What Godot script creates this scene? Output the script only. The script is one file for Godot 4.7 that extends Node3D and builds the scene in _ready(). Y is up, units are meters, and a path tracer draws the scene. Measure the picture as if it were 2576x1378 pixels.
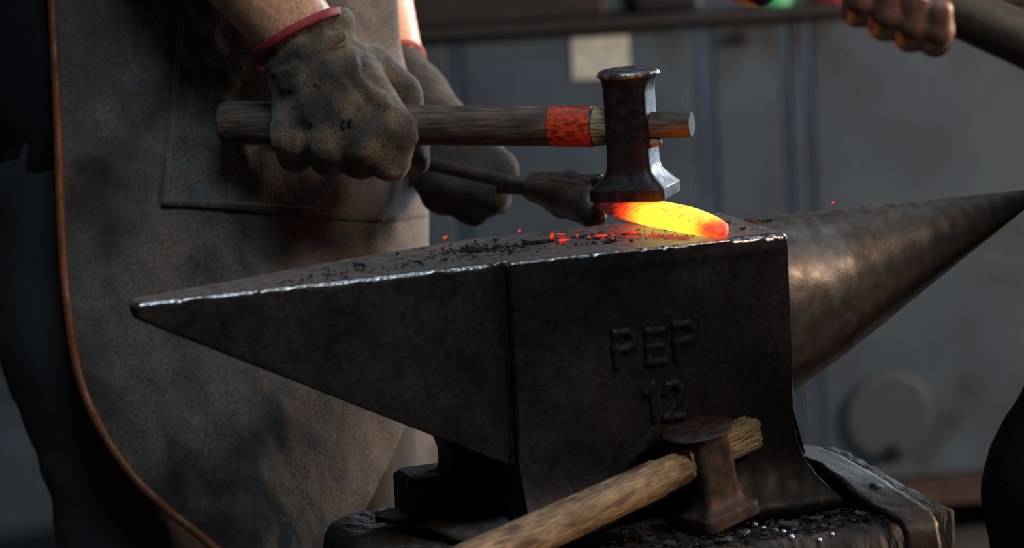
extends Node3D
# Forge: a smith in a leather apron holds a set hammer on a glowing bar across an anvil.
# y up, metres. The photograph is taken as 2576 x 1378 pixels; P(x, y, d) turns a pixel and a depth into a point.

const FPX := 7000.0
const PITCH := 10.0
const ROLL := 3.0
const DIST := 2.06
const FACE := 0.78          # height of the anvil's face
const HB := 0.2215          # height of the anvil above its block
const YAW := 18.45          # turn of the anvil
var cam_c: Vector3
var cam_f: Vector3
var cam_r: Vector3
var cam_u: Vector3
var M := {}
var taken := {}
var noise := FastNoiseLite.new()
var fine := FastNoiseLite.new()


# ---------------------------------------------------------------- helpers

class Geo:
	var v := PackedVector3Array()
	var uv := PackedVector2Array()
	var t := PackedInt32Array()
	var tm := PackedInt32Array()

	func add(p: Vector3, q := Vector2.ZERO) -> int:
		v.append(p)
		uv.append(q)
		return v.size() - 1

	func tri(a: int, b: int, c: int, m := 0) -> void:
		t.append(a)
		t.append(b)
		t.append(c)
		tm.append(m)

	func quad(a: int, b: int, c: int, d: int, m := 0) -> void:
		tri(a, b, c, m)
		tri(a, c, d, m)

	func grid(rows: Array, wrap := true, col_mat := [], caps := true, cap_mat := 0) -> void:
		var n: int = rows[0].size()
		var first := v.size()
		for i in rows.size():
			for j in n:
				add(rows[i][j], Vector2(float(i) / (rows.size() - 1), float(j) / n))
		for i in rows.size() - 1:
			for j in (n if wrap else n - 1):
				var k := (j + 1) % n
				quad(first + i * n + j, first + i * n + k, first + (i + 1) * n + k, first + (i + 1) * n + j, col_mat[j] if col_mat else 0)
		if caps and wrap:
			for e in [0, rows.size() - 1]:
				var mid := Vector3.ZERO
				for p in rows[e]:
					mid += p
				var c := add(mid / n, Vector2(0.004 if e == 0 else 0.996, 0.5))
				var ring := []
				for p in rows[e]:
					ring.append(add(p, Vector2(0.004 if e == 0 else 0.996, 0.5)))
				for j in n:
					if e == 0:
						tri(c, ring[(j + 1) % n], ring[j], cap_mat)
					else:
						tri(c, ring[j], ring[(j + 1) % n], cap_mat)

	func sheet(front: Array, back: Array) -> void:
		# two matching grids joined along their borders into a closed sheet
		var n: int = front[0].size()
		var r := front.size()
		var a := v.size()
		for i in r:
			for j in n:
				add(front[i][j], Vector2(float(j) / n, float(i) / r))
		var b := v.size()
		for i in r:
			for j in n:
				add(back[i][j], Vector2(float(j) / n, float(i) / r))
		for i in r - 1:
			for j in n - 1:
				quad(a + i * n + j, a + i * n + j + 1, a + (i + 1) * n + j + 1, a + (i + 1) * n + j)
				quad(b + i * n + j, b + (i + 1) * n + j, b + (i + 1) * n + j + 1, b + i * n + j + 1)
		for j in n - 1:
			quad(a + j + 1, a + j, b + j, b + j + 1)
			quad(a + (r - 1) * n + j, a + (r - 1) * n + j + 1, b + (r - 1) * n + j + 1, b + (r - 1) * n + j)
		for i in r - 1:
			quad(a + i * n, a + (i + 1) * n, b + (i + 1) * n, b + i * n)
			quad(a + (i + 1) * n + n - 1, a + i * n + n - 1, b + i * n + n - 1, b + (i + 1) * n + n - 1)

	func box(c: Vector3, s: Vector3, bev := 0.0, m := 0) -> void:
		# a box with chamfered edges, flat shaded
		var h := s / 2
		bev = minf(bev, minf(h.x, minf(h.y, h.z)) * 0.9)
		if bev <= 0.0:
			bev = 0.0001
		var lay := [[-h.y, bev], [-h.y + bev, 0.0], [h.y - bev, 0.0], [h.y, bev]]
		var rings := []
		for l in lay:
			var x: float = h.x - l[1]
			var z: float = h.z - l[1]
			rings.append([Vector3(-x + bev, l[0], -z), Vector3(x - bev, l[0], -z), Vector3(x, l[0], -z + bev), Vector3(x, l[0], z - bev), Vector3(x - bev, l[0], z), Vector3(-x + bev, l[0], z), Vector3(-x, l[0], z - bev), Vector3(-x, l[0], -z + bev)])
		for i in 3:
			for j in 8:
				var k := (j + 1) % 8
				var q := [rings[i][j], rings[i][k], rings[i + 1][k], rings[i + 1][j]]
				var n := []
				for p in q:
					n.append(add(p + c))
				quad(n[0], n[1], n[2], n[3], m)
		for e in [0, 3]:
			var n := []
			for p in rings[e]:
				n.append(add(p + c))
			for j in range(1, 7):
				if e == 0:
					tri(n[0], n[j + 1], n[j], m)
				else:
					tri(n[0], n[j], n[j + 1], m)

	func prism(poly: Array, at: Callable, d0: float, d1: float, bev := 0.0) -> void:
		# a flat outline (array of Vector2) extruded from d0 to d1; at(p, d) places it
		var mid := Vector2.ZERO
		for p in poly:
			mid += p
		mid /= poly.size()
		var s := signf(d1 - d0)
		var lay := [[d0, bev], [d0 + s * bev, 0.0], [d1 - s * bev, 0.0], [d1, bev]] if bev > 0 else [[d0, 0.0], [d1, 0.0]]
		var rings := []
		for l in lay:
			var ring := []
			for p in poly:
				var dir: Vector2 = mid - p
				ring.append(at.call(p + dir.normalized() * l[1], l[0]))
			rings.append(ring)
		var n := poly.size()
		for i in rings.size() - 1:
			for j in n:
				var k := (j + 1) % n
				var q := []
				for p in [rings[i][j], rings[i][k], rings[i + 1][k], rings[i + 1][j]]:
					q.append(add(p))
				quad(q[0], q[1], q[2], q[3])
		var order := Geometry2D.triangulate_polygon(PackedVector2Array(poly))
		for e in [0, rings.size() - 1]:
			var q := []
			for p in rings[e]:
				q.append(add(p))
			for i in range(0, order.size(), 3):
				if e == 0:
					tri(q[order[i]], q[order[i + 2]], q[order[i + 1]])
				else:
					tri(q[order[i]], q[order[i + 1]], q[order[i + 2]])

	func tube(path: Array, radii, sides := 10, squash := 1.0) -> void:
		var rows := []
		var up := Vector3.UP
		var d0: Vector3 = (path[1] - path[0]).normalized()
		var side := d0.cross(up)
		if side.length() < 0.2:
			side = d0.cross(Vector3.RIGHT)
		side = side.normalized()
		for i in path.size():
			var d: Vector3 = (path[mini(i + 1, path.size() - 1)] - path[maxi(i - 1, 0)]).normalized()
			side = (side - d * side.dot(d)).normalized()
			var over := d.cross(side)
			var r: float = radii[i] if radii is Array else radii
			var ring := PackedVector3Array()
			for j in sides:
				var a := TAU * j / sides
				ring.append(path[i] + (side * cos(a) * squash + over * sin(a)) * r)
			rows.append(ring)
		grid(rows)

	func hull_of(g: Geo) -> void:
		var o := v.size()
		v.append_array(g.v)
		uv.append_array(g.uv)
		for x in g.t:
			t.append(x + o)
		tm.append_array(g.tm)

	func normals() -> PackedVector3Array:
		var n := PackedVector3Array()
		n.resize(v.size())
		for i in range(0, t.size(), 3):
			var a := v[t[i]]
			var f := (v[t[i + 2]] - a).cross(v[t[i + 1]] - a)
			n[t[i]] += f
			n[t[i + 1]] += f
			n[t[i + 2]] += f
		for i in n.size():
			n[i] = n[i].normalized() if n[i].length_squared() > 1e-24 else Vector3.UP
		return n

	func fix() -> void:
		var vol := 0.0
		var mid := Vector3.ZERO
		for p in v:
			mid += p
		mid /= maxi(1, v.size())
		for i in range(0, t.size(), 3):
			vol += (v[t[i]] - mid).dot((v[t[i + 1]] - mid).cross(v[t[i + 2]] - mid))
		if vol > 0.0:
			for i in range(0, t.size(), 3):
				var k := t[i + 1]
				t[i + 1] = t[i + 2]
				t[i + 2] = k

	func push(f: Callable) -> void:
		fix()
		var n := normals()
		for i in v.size():
			v[i] += n[i] * float(f.call(v[i], n[i]))

	func mesh() -> ArrayMesh:
		fix()
		var n := normals()
		var out := ArrayMesh.new()
		var kinds := {}
		for m in tm:
			kinds[m] = true
		var keys := kinds.keys()
		keys.sort()
		for k in keys:
			var idx := PackedInt32Array()
			for i in tm.size():
				if tm[i] == k:
					idx.append(t[i * 3])
					idx.append(t[i * 3 + 1])
					idx.append(t[i * 3 + 2])
			var a := []
			a.resize(Mesh.ARRAY_MAX)
			a[Mesh.ARRAY_VERTEX] = v
			a[Mesh.ARRAY_NORMAL] = n
			a[Mesh.ARRAY_TEX_UV] = uv
			a[Mesh.ARRAY_INDEX] = idx
			out.add_surface_from_arrays(Mesh.PRIMITIVE_TRIANGLES, a)
		return out


func nets(prims: Array, k: float, cell: float, cuts := []) -> Geo:
	# smooth union of tapered capsules [a, b, ra, rb], meshed as surface nets
	var lo := Vector3.INF
	var hi := -Vector3.INF
	for p in prims:
		var r := maxf(p[2], p[3]) + k * 0.3 + cell * 3
		for q in [p[0], p[1]]:
			lo = lo.min(q - Vector3.ONE * r)
			hi = hi.max(q + Vector3.ONE * r)
	var nx := int((hi.x - lo.x) / cell) + 2
	var ny := int((hi.y - lo.y) / cell) + 2
	var nz := int((hi.z - lo.z) / cell) + 2
	var f := PackedFloat32Array()
	f.resize(nx * ny * nz)
	f.fill(1.0)
	for p in prims:
		var a: Vector3 = p[0]
		var b: Vector3 = p[1]
		var ra: float = p[2]
		var rb: float = p[3]
		var ba := b - a
		var bb := maxf(ba.dot(ba), 1e-12)
		var r := maxf(ra, rb) + k + cell * 2
		var p0 := (a.min(b) - Vector3.ONE * r - lo) / cell
		var p1 := (a.max(b) + Vector3.ONE * r - lo) / cell
		var x0 := maxi(0, int(p0.x))
		var y0 := maxi(0, int(p0.y))
		var z0 := maxi(0, int(p0.z))
		var x1 := mini(nx, int(p1.x) + 2)
		var y1 := mini(ny, int(p1.y) + 2)
		var z1 := mini(nz, int(p1.z) + 2)
		for z in range(z0, z1):
			for y in range(y0, y1):
				var at := (z * ny + y) * nx
				for x in range(x0, x1):
					var pa := lo + Vector3(x, y, z) * cell - a
					var h := clampf(pa.dot(ba) / bb, 0.0, 1.0)
					var d := (pa - ba * h).length() - ra - (rb - ra) * h
					var e := f[at + x]
					var s := absf(d - e)
					var mn := minf(d, e)
					if s < k:
						var w := k - s
						mn -= w * w / (4.0 * k)
					f[at + x] = mn
	for q in cuts:
		var i := 0
		var n: Vector3 = q[1]
		for z in nz:
			for y in ny:
				for x in nx:
					var d: float = (lo + Vector3(x, y, z) * cell - q[0]).dot(n)
					if d > f[i]:
						f[i] = d
					i += 1
	var g := Geo.new()
	var where := {}
	var sy := nx
	var sz := nx * ny
	for z in nz - 1:
		for y in ny - 1:
			var i := z * sz + y * sy
			for x in nx - 1:
				var c := i + x
				var f0 := f[c]
				if f0 > cell * 2.0 or f0 < -cell * 2.0:
					continue
				var s0 := f0 < 0.0
				if (f[c + 1] < 0.0) == s0 and (f[c + sy] < 0.0) == s0 and (f[c + sz] < 0.0) == s0 and (f[c + 1 + sy] < 0.0) == s0 and (f[c + 1 + sz] < 0.0) == s0 and (f[c + sy + sz] < 0.0) == s0 and (f[c + 1 + sy + sz] < 0.0) == s0:
					continue
				var sum := Vector3.ZERO
				var cnt := 0
				for e in EDGES:
					var o0: int = c + e[0] + e[1] * sy + e[2] * sz
					var o1: int = c + e[3] + e[4] * sy + e[5] * sz
					var d0 := f[o0]
					var d1 := f[o1]
					if (d0 < 0.0) != (d1 < 0.0):
						var w := d0 / (d0 - d1)
						sum += Vector3(e[0], e[1], e[2]).lerp(Vector3(e[3], e[4], e[5]), w)
						cnt += 1
				where[c] = g.add(lo + (Vector3(x, y, z) + sum / cnt) * cell)
	for c in where:
		var f0 := f[c]
		var s0 := f0 < 0.0
		for ax in 3:
			var step: int = [1, sy, sz][ax]
			if (f[c + step] < 0.0) == s0:
				continue
			var o1: int = [sy, sz, 1][ax]
			var o2: int = [sz, 1, sy][ax]
			if where.has(c - o1) and where.has(c - o2) and where.has(c - o1 - o2):
				if s0:
					g.quad(where[c], where[c - o2], where[c - o1 - o2], where[c - o1])
				else:
					g.quad(where[c], where[c - o1], where[c - o1 - o2], where[c - o2])
	return g

const EDGES := [[0, 0, 0, 1, 0, 0], [0, 1, 0, 1, 1, 0], [0, 0, 1, 1, 0, 1], [0, 1, 1, 1, 1, 1], [0, 0, 0, 0, 1, 0], [1, 0, 0, 1, 1, 0], [0, 0, 1, 0, 1, 1], [1, 0, 1, 1, 1, 1], [0, 0, 0, 0, 0, 1], [1, 0, 0, 1, 0, 1], [0, 1, 0, 0, 1, 1], [1, 1, 0, 1, 1, 1]]


func P(x: float, y: float, d: float) -> Vector3:
	return cam_c + (cam_f + cam_r * ((x - 1288.0) / FPX) - cam_u * ((y - 689.0) / FPX)) * d


func numbered(called: String) -> String:
	var n: int = taken.get(called, 0)
	taken[called] = n + 1
	return called if n == 0 else "%s_%03d" % [called, n]


func put(called: String, g, material, parent: Node3D = null) -> MeshInstance3D:
	var o := MeshInstance3D.new()
	o.name = called if parent else numbered(called)
	o.mesh = g.mesh() if g is Geo else g
	if material is Array:
		for i in o.mesh.get_surface_count():
			o.set_surface_override_material(i, material[i])
	else:
		o.material_override = material
	(parent if parent else self).add_child(o, true)
	return o


func base(called: String, at := Vector3.ZERO, turn := Basis.IDENTITY) -> Node3D:
	var o := Node3D.new()
	o.name = numbered(called)
	o.transform = Transform3D(turn, at)
	add_child(o)
	return o


func tag(o: Node, label: String, category: String, group := "", kind := "") -> void:
	o.set_meta("label", label)
	if category:
		o.set_meta("category", category)
	if group:
		o.set_meta("group", group)
	if kind:
		o.set_meta("kind", kind)


func struct_(o: Node, label := "") -> void:
	o.set_meta("kind", "structure")
	if label:
		o.set_meta("label", label)


func table(points: Array, x: float) -> float:
	# piecewise smooth look-up in [[x, y], ...]
	if x <= points[0][0]:
		return points[0][1]
	for i in points.size() - 1:
		if x <= points[i + 1][0]:
			var w: float = (x - points[i][0]) / (points[i + 1][0] - points[i][0])
			var y0: float = points[i][1]
			var y1: float = points[i + 1][1]
			var m0: float = (y1 - points[maxi(i - 1, 0)][1]) / 2.0 if i > 0 else y1 - y0
			var m1: float = (points[mini(i + 2, points.size() - 1)][1] - y0) / 2.0 if i + 2 < points.size() else y1 - y0
			var w2 := w * w
			var w3 := w2 * w
			return (2 * w3 - 3 * w2 + 1) * y0 + (w3 - 2 * w2 + w) * m0 + (3 * w2 - 2 * w3) * y1 + (w3 - w2) * m1
	return points[-1][1]


func spline(pts: Array, steps := 8) -> Array:
	var out := []
	for i in pts.size() - 1:
		var a: Vector3 = pts[maxi(i - 1, 0)]
		var b: Vector3 = pts[i]
		var c: Vector3 = pts[i + 1]
		var d: Vector3 = pts[mini(i + 2, pts.size() - 1)]
		for s in steps:
			out.append(b.cubic_interpolate(c, a, d, float(s) / steps))
	out.append(pts[-1])
	return out


# ---------------------------------------------------------------- materials

func ntex(sd: int, freq: float, stops: Array, size := 512, oct := 5, type := FastNoiseLite.TYPE_SIMPLEX_SMOOTH, warp := 0.0) -> NoiseTexture2D:
	var n := FastNoiseLite.new()
	n.seed = sd
	n.noise_type = type
	n.frequency = freq
	n.fractal_octaves = oct
	if warp > 0:
		n.domain_warp_enabled = true
		n.domain_warp_amplitude = warp
		n.domain_warp_frequency = freq
	var t := NoiseTexture2D.new()
	t.width = size
	t.height = size
	t.seamless = true
	t.noise = n
	if stops:
		var r := Gradient.new()
		var off := PackedFloat32Array()
		var col := PackedColorArray()
		for s in stops:
			off.append(s[0])
			col.append(s[1])
		r.offsets = off
		r.colors = col
		t.color_ramp = r
	return t


func g_(x: float) -> Color:
	return Color(x, x, x)


func surf(called: String, tex, rough: float, metal: float, tile: Vector3, opt := {}) -> StandardMaterial3D:
	var m := StandardMaterial3D.new()
	m.resource_name = called
	if tex is Texture2D:
		m.albedo_texture = tex
	else:
		m.albedo_color = tex
	m.roughness = rough
	m.metallic = metal
	m.uv1_triplanar = true
	m.uv1_scale = tile
	if opt.has("rough"):
		m.roughness_texture = opt.rough
		m.roughness = 1.0
	if opt.has("bump"):
		m.heightmap_enabled = true
		m.heightmap_texture = opt.bump
		m.heightmap_scale = opt.relief
	if opt.has("patch"):
		m.detail_enabled = true
		m.detail_albedo = opt.patch
		m.detail_blend_mode = BaseMaterial3D.BLEND_MODE_MUL
		m.detail_uv_layer = BaseMaterial3D.DETAIL_UV_2
		m.uv2_triplanar = true
		m.uv2_scale = opt.patch_tile
	if opt.has("rim"):
		m.rim_enabled = true
		m.rim = opt.rim
		m.rim_tint = 0.5
	if opt.has("spec"):
		m.metallic_specular = opt.spec
	if opt.has("coat"):
		m.clearcoat_enabled = true
		m.clearcoat = opt.coat
		m.clearcoat_roughness = 0.3
	if opt.has("sss"):
		m.subsurf_scatter_enabled = true
		m.subsurf_scatter_strength = opt.sss
	return m


func plain(called: String, c: Color, rough: float, metal := 0.0) -> StandardMaterial3D:
	var m := StandardMaterial3D.new()
	m.resource_name = called
	m.albedo_color = c
	m.roughness = rough
	m.metallic = metal
	return m


func glow(called: String, c: Color, energy: float) -> StandardMaterial3D:
	var m := plain(called, Color(0.05, 0.03, 0.02), 0.8)
	m.emission_enabled = true
	m.emission = c
	m.emission_energy_multiplier = energy
	return m


func make_materials() -> void:
	var pits := ntex(3, 0.03, [[0.0, g_(0.0)], [0.3, g_(0.6)], [1.0, g_(1.0)]], 512, 6)
	var grainy := ntex(4, 0.09, [], 512, 4)
	var smear := ntex(5, 0.006, [], 512, 6, FastNoiseLite.TYPE_SIMPLEX_SMOOTH, 40.0)
	var blotch := ntex(6, 0.008, [[0.25, g_(0.72)], [0.5, g_(0.9)], [0.75, g_(1.0)]], 512, 5)
	var grit := ntex(56, 0.05, [[0.0, g_(0.0)], [0.3, g_(0.75)], [1.0, g_(1.0)]], 1024, 6)
	M.steel = surf("forged_steel", ntex(11, 0.03, [[0.15, Color("1d1b1a")], [0.45, Color("252222")], [0.65, Color("2b2626")], [0.8, Color("342c29")], [0.95, Color("41342c")]], 1024, 7), 0.6, 0.35, Vector3(5, 5, 5), {"bump": grit, "relief": 0.03, "rough": ntex(12, 0.02, [[0.2, g_(0.42)], [0.8, g_(0.72)]]), "patch": blotch, "patch_tile": Vector3(3, 3, 3), "spec": 0.4})
	M.face = surf("worn_face", ntex(13, 0.01, [[0.2, Color("62554f")], [0.5, Color("75665f")], [0.8, Color("85746c")]], 1024, 7), 0.4, 0.35, Vector3(5, 5, 9), {"bump": grainy, "relief": 0.02, "rough": ntex(14, 0.03, [[0.2, g_(0.28)], [0.8, g_(0.5)]])})
	M.bevel = surf("bright_edge", ntex(15, 0.05, [[0.25, Color("5e5752")], [0.5, Color("98918c")], [0.75, Color("c4bfbb")]], 512, 4), 0.28, 0.95, Vector3(9, 9, 9), {"bump": grainy, "relief": 0.012, "rough": ntex(16, 0.05, [[0.3, g_(0.18)], [0.7, g_(0.42)]])})
	M.horn = surf("horn_steel", ntex(17, 0.02, [[0.2, Color("5a4d45")], [0.5, Color("6a5c53")], [0.8, Color("7a6c61")]], 512, 6, FastNoiseLite.TYPE_SIMPLEX_SMOOTH, 20.0), 0.5, 0.65, Vector3(6, 6, 6), {"bump": grit, "relief": 0.02, "rough": ntex(18, 0.02, [[0.2, g_(0.32)], [0.8, g_(0.5)]])})
	M.head = surf("hammer_steel", ntex(19, 0.012, [[0.2, Color("1d1819")], [0.5, Color("251e1f")], [0.8, Color("2f2324")]], 512, 5), 0.5, 0.5, Vector3(12, 12, 12), {"bump": grit, "relief": 0.02, "rough": ntex(20, 0.02, [[0.2, g_(0.35)], [0.8, g_(0.6)]])})
	M.mushroom = surf("beaten_steel", ntex(21, 0.015, [[0.2, Color("4d4644")], [0.6, Color("837c79")], [0.9, Color("b3adab")]], 512, 5), 0.38, 0.85, Vector3(12, 12, 12), {"bump": grainy, "relief": 0.05})
	M.rust = surf("rusty_steel", ntex(22, 0.012, [[0.15, Color("241c19")], [0.45, Color("3a2924")], [0.7, Color("4e3225")], [0.9, Color("68402c")]], 512, 6), 0.6, 0.35, Vector3(12, 12, 12), {"bump": grit, "relief": 0.02, "patch": blotch, "patch_tile": Vector3(9, 9, 9)})
	M.wood_dark = surf("smoked_wood", ntex(23, 0.02, [[0.15, Color("2a221c")], [0.45, Color("493a2d")], [0.75, Color("6a5340")], [0.95, Color("80684e")]], 512, 5), 0.7, 0.0, Vector3(3, 26, 26), {"bump": grainy, "relief": 0.03, "patch": blotch, "patch_tile": Vector3(3, 12, 12)})
	M.wood = surf("ash_wood", ntex(24, 0.02, [[0.12, Color("3f3023")], [0.4, Color("7c6045")], [0.7, Color("a3825c")], [0.95, Color("bd9a70")]], 512, 5), 0.55, 0.0, Vector3(5, 44, 44), {"bump": grainy, "relief": 0.03, "patch": ntex(25, 0.012, [[0.15, Color("7a6a5c")], [0.45, Color("c5bcae")], [0.65, g_(1.0)]], 512, 6), "patch_tile": Vector3(3, 12, 12)})
	M.wood_raw = surf("splintered_wood", ntex(26, 0.03, [[0.15, Color("3b2e20")], [0.45, Color("86714f")], [0.75, Color("b49c73")], [0.95, Color("d0ba90")]], 512, 4), 0.75, 0.0, Vector3(3, 40, 40), {"bump": ntex(27, 0.03, []), "relief": 0.12})
	M.band = surf("red_paint", ntex(28, 0.02, [[0.15, Color("3a1a16")], [0.35, Color("8c2c1a")], [0.6, Color("c63c1a")], [0.9, Color("f0521c")]], 512, 5), 0.35, 0.0, Vector3(10, 22, 22), {"bump": grainy, "relief": 0.03})
	M.leather = surf("apron_leather", ntex(29, 0.06, [[0.1, Color("4d4a49")], [0.5, Color("686360")], [0.9, Color("807875")]], 512, 5), 0.85, 0.0, Vector3(7, 7, 7), {"bump": grainy, "relief": 0.05, "patch": ntex(30, 0.007, [[0.18, Color("3f3a38")], [0.38, Color("9a928c")], [0.55, Color("c9c2bb")], [0.75, Color("d6c8ba")], [0.92, Color("f4f4f6")]], 512, 5, FastNoiseLite.TYPE_SIMPLEX_SMOOTH, 30.0), "patch_tile": Vector3(2.1, 2.1, 2.1), "rim": 0.15})
	M.piping = surf("brown_binding", ntex(31, 0.03, [[0.2, Color("562910")], [0.8, Color("7b421c")]], 256, 4), 0.45, 0.0, Vector3(15, 15, 15), {"bump": grainy, "relief": 0.02})
	M.stitch = plain("pale_thread", Color("6e5a48"), 0.8)
	M.thread = plain("brown_thread", Color("6b5344"), 0.8)
	M.suede = surf("glove_suede", ntex(32, 0.05, [[0.1, Color("4c4134")], [0.45, Color("766554")], [0.75, Color("907b64")], [0.95, Color("ab9376")]], 512, 5), 0.95, 0.0, Vector3(14, 14, 14), {"bump": grainy, "relief": 0.16, "patch": ntex(33, 0.008, [[0.2, Color("4d4d50")], [0.42, Color("8e8b88")], [0.6, Color("d0bfa6")], [0.85, Color("fff0d8")]], 512, 5), "patch_tile": Vector3(5, 5, 5), "rim": 0.5})
	M.suede_shaded = surf("shaded_suede", ntex(57, 0.05, [[0.1, Color("211c18")], [0.5, Color("352e28")], [0.9, Color("4a4037")]], 512, 5), 0.95, 0.0, Vector3(14, 14, 14), {"bump": grainy, "relief": 0.12})  # darker copy of the glove suede, palm side shade put into the colour
	M.red_trim = surf("red_binding", ntex(34, 0.06, [[0.2, Color("6a1719")], [0.8, Color("9c2226")]], 256, 4), 0.7, 0.0, Vector3(30, 30, 30), {"bump": grainy, "relief": 0.03})
	M.skin = surf("skin", ntex(35, 0.04, [[0.1, Color("a8775a")], [0.5, Color("c08d6e")], [0.9, Color("cf9f80")]], 512, 5), 0.5, 0.0, Vector3(9, 9, 9), {"bump": grainy, "relief": 0.015, "sss": 0.12})
	M.skin_dark = surf("sooty_skin", ntex(36, 0.03, [[0.1, Color("4a2f28")], [0.5, Color("694338")], [0.9, Color("805648")]], 512, 5), 0.5, 0.0, Vector3(12, 12, 12), {"bump": grainy, "relief": 0.02, "sss": 0.08})
	M.hair = plain("dark_hair", Color("1c1410"), 0.6)
	M.black_cloth = surf("black_cotton", ntex(37, 0.2, [[0.2, Color("121214")], [0.8, Color("1c1c1f")]], 256, 3), 0.95, 0.0, Vector3(20, 20, 20), {"bump": grainy, "relief": 0.04, "spec": 0.2})
	M.trouser = surf("slate_trousers", ntex(38, 0.15, [[0.2, Color("212122")], [0.8, Color("2e2d2e")]], 256, 3), 0.95, 0.0, Vector3(16, 16, 16), {"bump": grainy, "relief": 0.05})
	M.boot = plain("black_boot", Color("141212"), 0.5)
	M.scale = surf("forge_scale", ntex(39, 0.05, [[0.2, Color("201f22")], [0.8, Color("45484e")]], 256, 4), 0.32, 0.6, Vector3(30, 30, 30))
	M.scale_bright = surf("bright_scale", ntex(40, 0.05, [[0.2, Color("5b6067")], [0.8, Color("a2a9b0")]], 256, 4), 0.25, 0.8, Vector3(30, 30, 30))
	M.stump = surf("charred_timber", ntex(41, 0.03, [[0.15, Color("14110f")], [0.5, Color("2a231f")], [0.85, Color("463a33")]], 512, 6), 0.8, 0.0, Vector3(5, 1.6, 5), {"bump": ntex(42, 0.02, [], 512, 6), "relief": 0.5})
	M.strap = surf("iron_strap", ntex(43, 0.015, [[0.15, Color("191310")], [0.5, Color("2d221b")], [0.8, Color("423026")]], 512, 6), 0.55, 0.45, Vector3(7, 7, 7), {"bump": grit, "relief": 0.04})
	M.strap_dark = surf("sooty_strap", ntex(44, 0.015, [[0.2, Color("3a332f")], [0.8, Color("5c524b")]], 512, 5), 0.6, 0.4, Vector3(7, 7, 7), {"bump": pits, "relief": 0.08})
	M.tong = surf("tong_iron", ntex(45, 0.02, [[0.2, Color("2c2522")], [0.8, Color("54463e")]], 512, 5), 0.5, 0.55, Vector3(10, 10, 10), {"bump": pits, "relief": 0.05})
	M.panel = surf("grey_paint", ntex(46, 0.006, [[0.2, Color("2e3a45")], [0.5, Color("354350")], [0.8, Color("3c4b57")]], 512, 4), 0.55, 0.0, Vector3(1.2, 1.2, 1.2), {"patch": ntex(47, 0.006, [[0.0, Color("8f7566")], [0.25, Color("cdbfb6")], [0.4, g_(1.0)]], 512, 5), "patch_tile": Vector3(0.9, 0.9, 0.9)})
	M.panel_blue = surf("blue_grey_paint", ntex(48, 0.01, [[0.2, Color("263547")], [0.8, Color("324559")]], 256, 4), 0.5, 0.0, Vector3(1.5, 1.5, 1.5))
	M.panel_dark = plain("dark_grey_paint", Color("323a42"), 0.6)
	M.rail = surf("rusty_rail", ntex(49, 0.02, [[0.2, Color("2b1f1b")], [0.8, Color("47332a")]], 256, 5), 0.7, 0.1, Vector3(3, 3, 3))
	M.dark_wood = surf("oily_worktop", ntex(50, 0.02, [[0.2, Color("110d0b")], [0.8, Color("231a16")]], 256, 5), 0.7, 0.0, Vector3(1.5, 8, 8))
	M.black_iron = plain("black_iron", Color("16151a"), 0.55, 0.3)
	M.paper = surf("cream_label", ntex(51, 0.02, [[0.3, Color("a9ada0")], [0.7, Color("bcbcae")]], 256, 4), 0.7, 0.0, Vector3(9, 9, 9))
	M.green_glass = plain("green_plastic", Color("4fae78"), 0.35)
	M.red_can = plain("red_enamel", Color("a8302a"), 0.4)
	M.concrete = surf("concrete", ntex(52, 0.008, [[0.2, Color("222325")], [0.8, Color("36373a")]], 512, 6), 0.9, 0.0, Vector3(0.8, 0.8, 0.8))
	M.wall = surf("sooty_plaster", ntex(53, 0.006, [[0.2, Color("202226")], [0.8, Color("32353b")]], 512, 6), 0.9, 0.0, Vector3(0.5, 0.5, 0.5))
	M.ceiling = surf("dark_boards", ntex(54, 0.01, [[0.2, Color("2a2725")], [0.8, Color("3c3835")]], 256, 5), 0.9, 0.0, Vector3(0.5, 0.5, 0.5))
	M.wood_shaded = surf("shaded_wood", ntex(55, 0.02, [[0.15, Color("120e0c")], [0.5, Color("1f1814")], [0.85, Color("2e241e")]], 512, 5), 0.5, 0.0, Vector3(3, 26, 26), {"bump": grainy, "relief": 0.03})  # dark brown sledge wood, its underside shade darkened into the whole colour
	M.ember_dim = glow("dim_ember", Color("e8391a"), 0.6)
	M.ember = glow("ember", Color("ff3a1a"), 1.0)
	M.lamp_case = plain("white_enamel", Color("c9c9c4"), 0.4)


# ---------------------------------------------------------------- scene

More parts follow.
